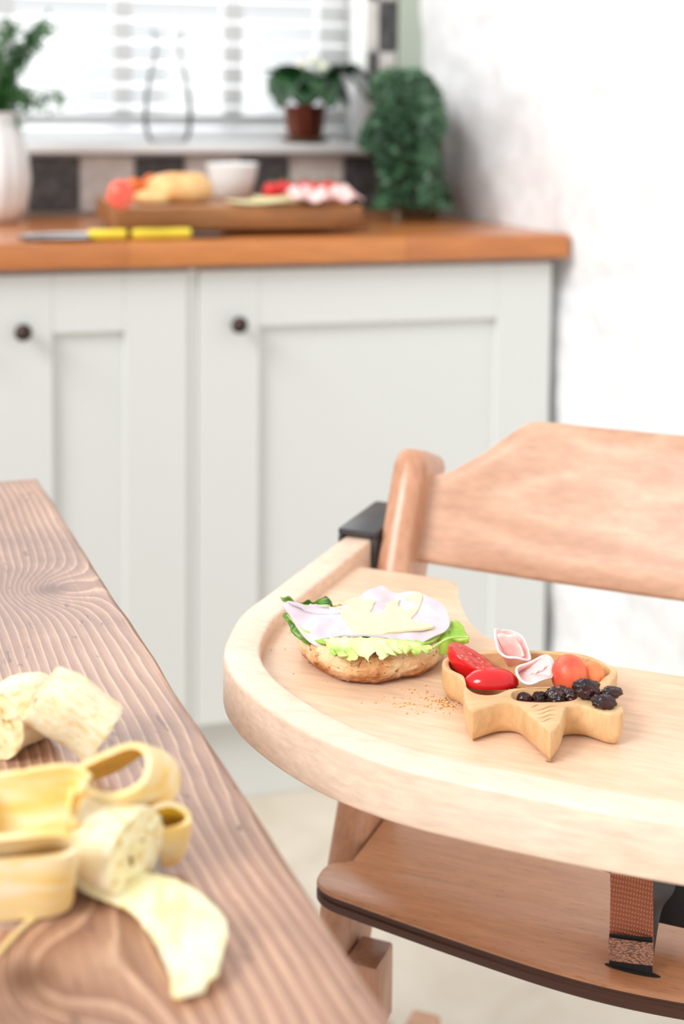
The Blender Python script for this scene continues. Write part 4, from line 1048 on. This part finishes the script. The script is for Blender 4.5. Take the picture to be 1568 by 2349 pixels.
# chopping board
bm = bmesh.new(); bA = P(232, 531, WT+0.002); bB = P(833, 529, WT+0.002)
bx0, bx1 = 0.262, 0.646; by0, by1 = 2.135, 2.42
box(bm, bx0, bx1, by0, by1, WT+0.010, WT+0.046, 0.003)
for x in (bx0+0.03, bx1-0.03):
    for y in (by0+0.03, by1-0.03): lathe(bm, [(0.008, 0), (0.008, 0.011)], 16, (x, y, WT))
cb = obj('chopping_board', bm, M['board']); tag(cb, 'thick oak chopping board laid with breakfast food on the worktop', 'chopping board')
BZ = WT+0.046
def roll(px, py, r, h, label, rot=0):
    bm = bmesh.new(); lathe(bm, [(r*.6, 0), (r*.9, h*.12), (r, h*.4), (r*.93, h*.72), (r*.7, h*.93), (r*.3, h), (0.001, h)], 40, sx=1.15)
    for v_ in bm.verts: v_.co += v_.co.normalized()*0.002*fbm(v_.co, 30, 2)
    o = obj('bread_roll', bm, M['pasta_crust'], ang=0); q = P(px, py, BZ); o.location = q; o.rotation_euler = (0, 0, rot); return tag(o, label, 'bread')
roll(412, 464, 0.046, 0.047, 'large golden bread roll on the chopping board')
o = roll(350, 468, 0.026, 0.022, 'small flat bread roll left of the large golden one on the board')
def blob(name, px, py, rx, ry, rz, mt, label, cat, z=BZ, grp=None, amp=0.08):
    bm = bmesh.new(); lump(bm, (0, 0, rz), rx, ry, rz, amp, 1.6, 3, seed=px); o = obj(name, bm, mt, ang=0); o.location = P(px, py, z); return tag(o, label, cat, grp)
blob('melon_chunk', 277, 484, 0.020, 0.018, 0.023, M['coral'], 'coral red melon chunk at the left end of the chopping board', 'fruit')
blob('melon_chunk', 262, 472, 0.012, 0.012, 0.012, M['pasta_crust'], 'cream fruit piece at the far left corner of the board', 'fruit')
blob('carrot_piece', 306, 458, 0.016, 0.010, 0.018, M['carrot'], 'orange carrot piece behind the coral melon on the board', 'carrot')
blob('carrot_piece', 345, 452, 0.016, 0.010, 0.019, M['carrot'], 'orange carrot piece behind the small bread roll', 'carrot')
# white bowl
bm = bmesh.new(); rg = [(0.030, 0), (0.034, 0.002), (0.042, 0.035), (0.047, 0.060), (0.0455, 0.061), (0.0405, 0.036), (0.031, 0.006), (0.001, 0.005)]
lathe(bm, rg, 48, cap=True); o = obj('bowl', bm, M['white_gloss'], ang=50); q = PY(532, 470, 2.345); o.location = (q.x, 2.345, BZ); o.scale = (0.94, 0.94, 0.94); tag(o, 'white china bowl standing at the back of the chopping board', 'bowl')
# cheese slices
for k, (px, py, rz, lb) in enumerate(((600, 468, 0.1, 'pale cheese slice in front of the tomatoes, lower one on the board'), (655, 466, -0.15, 'pale cheese slice lying over another next to the folded ham'))):
    bm = bmesh.new(); v2_ = [(-.05, -.033), (.05, -.035), (.052, .033), (-.048, .035)]
    nx_ = 14; g_ = []
    for i in range(nx_+1):
        row = []
        for j in range(9):
            x = -.05+.1*i/nx_; y = -.035+.07*j/8; row.append(bm.verts.new((x, y, 0.0012*math.sin(x*70)+(0.0012 if x*1 < 2 else 0))))
        g_.append(row)
    for i in range(nx_):
        for j in range(8): bm.faces.new((g_[i][j], g_[i+1][j], g_[i+1][j+1], g_[i][j+1]))
    solid(bm, -0.0022); o = obj('cheese_slice', bm, M['cheese'], ang=50); q = P(px, py, BZ); o.location = (q.x, q.y, BZ+0.0026+0.0032*k); o.rotation_euler = (0, 0, rz); tag(o, lb, 'cheese')
# tomatoes on the vine
for i, (px, py) in enumerate(((622, 452), (648, 448), (672, 452), (700, 446), (726, 450), (752, 447), (772, 450))):
    bm = bmesh.new(); bmesh.ops.create_uvsphere(bm, u_segments=28, v_segments=18, radius=0.0145)
    o = obj('cherry_tomato', bm, M['tomato'], ang=0); q = P(px, py, BZ+0.0145); q = P(px, 438-(4 if i % 2 else 0), BZ+0.0146); o.location = q
    tag(o, ['leftmost of the red cherry tomatoes on the board', 'second red cherry tomato from the left on the board', 'third red cherry tomato from the left on the board', 'middle one of the seven red cherry tomatoes on the board', 'third red cherry tomato from the right, behind the ham', 'second red cherry tomato from the right, behind the ham', 'rightmost of the red cherry tomatoes on the board'][i], 'tomato', 'cherry tomatoes on the chopping board')
    bm = bmesh.new()
    for a in range(5): tube(bm, [(0, 0, .0140), (0.005*math.cos(a*1.256), 0.005*math.sin(a*1.256), .0158), (0.010*math.cos(a*1.256), 0.010*math.sin(a*1.256), .0150)], [.0012, .0008, .0003], 5)
    tube(bm, [(0, 0, .0140), (0.001, 0, .022)], .0008, 5); obj('calyx', bm, M['leaf_fern'], o)
# folded ham heap
for k, (px, py, w_, rz, lb) in enumerate(((705, 471, .042, .1, 'folded pink ham slice next to the cheese on the board'), (745, 468, .046, -.2, 'middle folded pink ham slice at the right of the board'), (782, 470, .036, .3, 'folded pink ham slice nearest the right end of the board'))):
    bm = bmesh.new(); nl_ = 60; prof_ = []
    for i in range(nl_+1):
        s = i/nl_; prof_.append((w_*(s-.5)*2*.75, 0.022+0.011*math.sin(s*PI*2.6+k)*(1-abs(s-.5))))
    rows = [[bm.verts.new((x, y, max(0.001, z*(1-abs(y)/0.05)))) for x, z in prof_] for y in (-.03, -.02, -.01, 0, .01, .02, .03)]
    for a, b in zip(rows[:-1], rows[1:]):
        for i in range(nl_): bm.faces.new((a[i], a[i+1], b[i+1], b[i]))
    solid(bm, 0.0012); o = obj('ham_slice', bm, M['ham_pink'], ang=0); q = P(px, py, BZ); o.location = (q.x, q.y+0.01, BZ+0.0015); o.rotation_euler = (0, 0, rz); tag(o, lb, 'ham')
# knives
def knife(hx, bladedir, bl_, label, y, hl=1.0):
    k = tag(empty('kitchen_knife', (hx, y, WT)), label, 'knife')
    s = bladedir
    bm = bmesh.new(); rings = []
    for t, w_, h_ in ((0, .010, .007), (.1, .012, .0085), (.5, .0115, .008), (.9, .012, .0085), (1, .009, .007)):
        x = s*(-0.046+0.092*t)*hl; rings.append([(x, w_*math.cos(a), .0085+h_*math.sin(a)) for a in [2*PI*i/20 for i in range(20)]])
    loft(bm, rings); obj('handle', bm, M['yellow_plastic'], k)
    bm = bmesh.new(); x0 = s*0.046*hl
    pts = [(x0, -.011), (x0+s*bl_*.7, -.018), (x0+s*bl_, .004), (x0+s*bl_*.6, .016), (x0, .011)]
    prism(bm, pts if s > 0 else pts[::-1], .0075, .0092); obj('blade', bm, M['steel'], k, smooth=False)
    return k
qa = P(357, 541, WT); knife(qa.x, 1, 0.06, 'yellow handled kitchen knife in front of the chopping board', 2.112, 0.95)
qb = P(226, 539, WT); knife(qb.x+0.003, -1, 0.10, 'shorter yellow handled knife further left, its blade by the steel plate', 2.112, 0.60)
bm = bmesh.new(); lathe(bm, [(0.001, 0.0008), (0.040, 0.0008), (0.058, 0.006), (0.060, 0.0065), (0.058, 0.0045), (0.041, 0.0), (0.001, 0.0)], 48, sx=1.15, sy=0.75); q = P(128, 532, WT)
o = obj('metal_plate', bm, M['steel'], ang=50); o.location = (q.x+0.002, 2.135, WT); tag(o, 'small shiny steel plate at the worktop front left', 'plate')
# white ribbed vase with feathery plant
vp = tag(empty('ribbed_vase', (0.098, 2.47, WT)), 'tall white ribbed vase holding feathery green stems on the worktop', 'vase')
bm = bmesh.new(); rings = []
for r, z in ((.030, 0), (.040, .004), (.052, .03), (.058, .07), (.054, .11), (.044, .15), (.034, .175), (.036, .185), (.033, .185), (.030, .172), (.040, .14), (.048, .08), (.030, .01)):
    rings.append([(r*(1+.055*abs(math.cos(7*a)))*math.cos(a), r*(1+.055*abs(math.cos(7*a)))*math.sin(a), z) for a in [2*PI*i/112 for i in range(112)]])
loft(bm, rings); obj('vase_body', bm, M['white_gloss'], vp, ang=60)
fern = tag(empty('fern_stems', (0.098, 2.47, WT+.03)), 'feathery green fern stems standing in the white ribbed vase', 'plant')
random.seed(11)
tips = [((90, 75), 2.45), ((60, 120), 2.50), ((140, 228), 2.44), ((20, 60), 2.42), ((110, 60), 2.5), ((20, 200), 2.5), ((-20, 120), 2.46), ((-60, 60), 2.5), ((-80, 200), 2.4), ((30, 290), 2.46), ((60, 215), 2.52)]
for (tx, ty), yy in tips:
    tip = PY(tx, ty, yy)-Vector((0.098, 2.47, WT+.03)); pts = spline([(0, 0, 0.01), (0.004*random.uniform(-1, 1), 0, .14), (tip.x*.45, tip.y*.4, .16+(tip.z-.16)*.65), tip], 10)
    bm = bmesh.new(); tube(bm, pts, [0.0014*(1-.7*i/len(pts)) for i in range(len(pts))], 6); st_ = obj('stem', bm, M['stem'], fern)
    bm = bmesh.new()
    for i in range(12, len(pts)):
        for _ in range(16):
            p = pts[i]+Vector([random.gauss(0, .008) for _ in range(3)]); d = Vector([random.gauss(0, 1) for _ in range(3)]).normalized()*random.uniform(.010, .018); s_ = d.cross(Vector((0, .3, 1))).normalized()*.0032
            a = [bm.verts.new(x) for x in (p, p+d*.5+s_, p+d, p+d*.5-s_)]; bm.faces.new(a)
    obj('foliage', bm, M['leaf_fern'], st_, ang=0, fix=False)
# glass carafe on the sill
SL = 1.0295
bm = bmesh.new(); lathe(bm, [(.030, 0), (.036, .003), (.043, .02), (.045, .05), (.042, .09), (.034, .13), (.025, .165), (.024, .185), (.030, .205), (.0285, .2055), (.0225, .185), (.0235, .165), (.0325, .13), (.040, .09), (.043, .05), (.041, .02), (.034, .006), (.001, .005)], 48)
o = obj('glass_jug', bm, M['glass'], ang=60); q = PY(385, 335, 2.62); o.location = (q.x, 2.62, SL); tag(o, 'clear glass jug standing on the window sill', 'jug')
bm = bmesh.new(); tube(bm, spline([(.026, 0, .17), (.050, 0, .165), (.062, 0, .12), (.055, 0, .07), (.044, 0, .055)], 8), .004, 12); obj('handle', bm, M['glass'], o)
# leafy pot plant on the sill
q = PY(700, 325, 2.60)
pp_ = tag(empty('leafy_pot_plant', (q.x, 2.605, SL)), 'broad leaved green plant in a copper pot on the window sill', 'pot plant')
bm = bmesh.new(); lathe(bm, [(.030, 0.001), (.042, .003), (.048, .010), (.046, .011), (.038, .005), (.001, .004)], 40); obj('saucer', bm, M['saucer'], pp_)
bm = bmesh.new(); lathe(bm, [(.026, .005), (.030, .007), (.036, .030), (.040, .060), (.042, .070), (.0385, .070), (.036, .060), (.001, .058)], 40)
for v_ in bm.verts: v_.co.x *= 1+0.02*math.sin(v_.co.z*300)
obj('pot', bm, M['copper'], pp_)
def broadleaf(base, tip, w_, droop, mt, parent):
    base, tip = Vector(base), Vector(tip); mid = base.lerp(tip, .5)+Vector((0, 0, droop)); sp2 = spline([base, mid, tip], 8); g_ = []
    bm = bmesh.new(); side = (tip-base).cross(Vector((0, 0, 1))).normalized()
    for i, p in enumerate(sp2):
        t = i/(len(sp2)-1); ww = w_*math.sin(PI*min(1, t*1.0))**0.8*(1-.25*t)+.0006
        g_.append([bm.verts.new(p+side*ww*s+Vector((0, 0, abs(s)*ww*.35))) for s in (-1, -.5, 0, .5, 1)])
    for a, b in zip(g_[:-1], g_[1:]):
        for i in range(4): bm.faces.new((a[i], a[i+1], b[i+1], b[i]))
    solid(bm, .0006); return obj('leaf', bm, mt, parent, ang=0)
O_ = Vector((q.x, 2.605, SL))
for px, py, yy, w_, dr in ((596, 162, 2.60, .014, .02), (640, 150, 2.57, .020, .015), (662, 168, 2.66, .022, .02), (622, 222, 2.56, .026, .03), (640, 252, 2.53, .024, .045), (700, 240, 2.50, .028, .03), (745, 215, 2.54, .026, .02), (770, 160, 2.62, .022, .02), (730, 165, 2.66, .02, .02), (800, 250, 2.55, .024, .04), (845, 235, 2.56, .024, .05), (855, 190, 2.6, .022, .035), (760, 250, 2.50, .026, .04), (680, 200, 2.55, .024, .02), (830, 165, 2.64, .018, .03), (715, 190, 2.58, .025, .02)):
    tip = PY(px, py, yy)-O_; broadleaf((tip.x*.08, tip.y*.08, .066), tip, w_*1.9, dr*1.2, M['leaf_dark'], pp_)
for px, py in ((690, 150), (718, 140), (742, 155)):
    tip = PY(px, py, 2.6)-O_; bm = bmesh.new(); tube(bm, [(0, 0, .06), tip*.6+Vector((0, 0, .02)), tip], .0008, 5); lump(bm, tip, .010, .008, .010, .3, 2, 2, seed=px); obj('flower', bm, M['flower'], pp_, ang=0)
# ivy
iv_c = PY(955, 330, 2.40); IVB = Vector((0.845, 2.44, WT))
iv = tag(empty('ivy_plant', IVB), 'trailing dark green ivy in the corner, spilling down onto the worktop', 'ivy')
bm = bmesh.new(); lathe(bm, [(.028, 0), (.034, .002), (.042, .09), (.044, .15), (.040, .15), (.038, .14), (.001, .138)], 32); obj('pot', bm, M['saucer'], iv)
random.seed(5)
bmf = bmesh.new(); bms = bmesh.new()
def ivy_leaf(p, sz, nrm):
    nrm = nrm.normalized(); a = nrm.cross(Vector((random.gauss(0, 1), random.gauss(0, 1), random.gauss(0, 1)))).normalized(); b = nrm.cross(a)
    shp = [(0, -.5), (.45, -.35), (.35, 0), (.55, .3), (.2, .3), (0, .75), (-.2, .3), (-.55, .3), (-.35, 0), (-.45, -.35)]
    c = bmf.verts.new(p+nrm*sz*.12); vs = [bmf.verts.new(p+(a*x+b*y)*sz) for x, y in shp]
    for i in range(10): bmf.faces.new((c, vs[i], vs[(i+1) % 10]))
def inivy(px, py):
    # silhouette of the trailing plant
    prof = [(160, 880, 960), (180, 850, 985), (210, 850, 1005), (240, 862, 1018), (270, 850, 1026), (300, 830, 1018), (330, 815, 1005), (350, 850, 1000), (380, 870, 1012), (420, 872, 1022), (450, 868, 1030), (478, 850, 1038)]
    for (y0, a0, b0), (y1, a1, b1) in zip(prof[:-1], prof[1:]):
        if y0 <= py < y1: t = (py-y0)/(y1-y0); return a0+(a1-a0)*t < px < b0+(b1-b0)*t
    return False
cnt = 0
while cnt < 2400:
    px, py = random.uniform(800, 1045), random.uniform(158, 482)
    if not inivy(px, py): continue
    yy = random.uniform(2.20, 2.52) if px > 960 else random.uniform(2.30, 2.52)
    p = PY(px, py, yy)
    if p.x > rwall(p.y)-0.014 or p.z < WT+.004: continue
    ivy_leaf(p-IVB, random.uniform(.008, .015), Vector((random.gauss(-.2, .6), random.gauss(-1, .5), random.gauss(.5, .5)))); cnt += 1
for k in range(26):
    px = random.uniform(870, 1010); a = PY(px, random.uniform(170, 260), 2.42)-IVB; b = PY(px+random.uniform(-25, 15), random.uniform(340, 470), 2.40)-IVB
    a.x = min(a.x, .10); b.x = min(b.x, .08); tube(bms, spline([(0, 0, .14), a, (a+b)/2+Vector((0, -.02, 0)), b], 6), .0011, 5)
obj('foliage', bmf, M['leaf_ivy'], iv, ang=0, fix=False); obj('stems', bms, M['stem'], iv, ang=0)
bpy.context.view_layer.update()
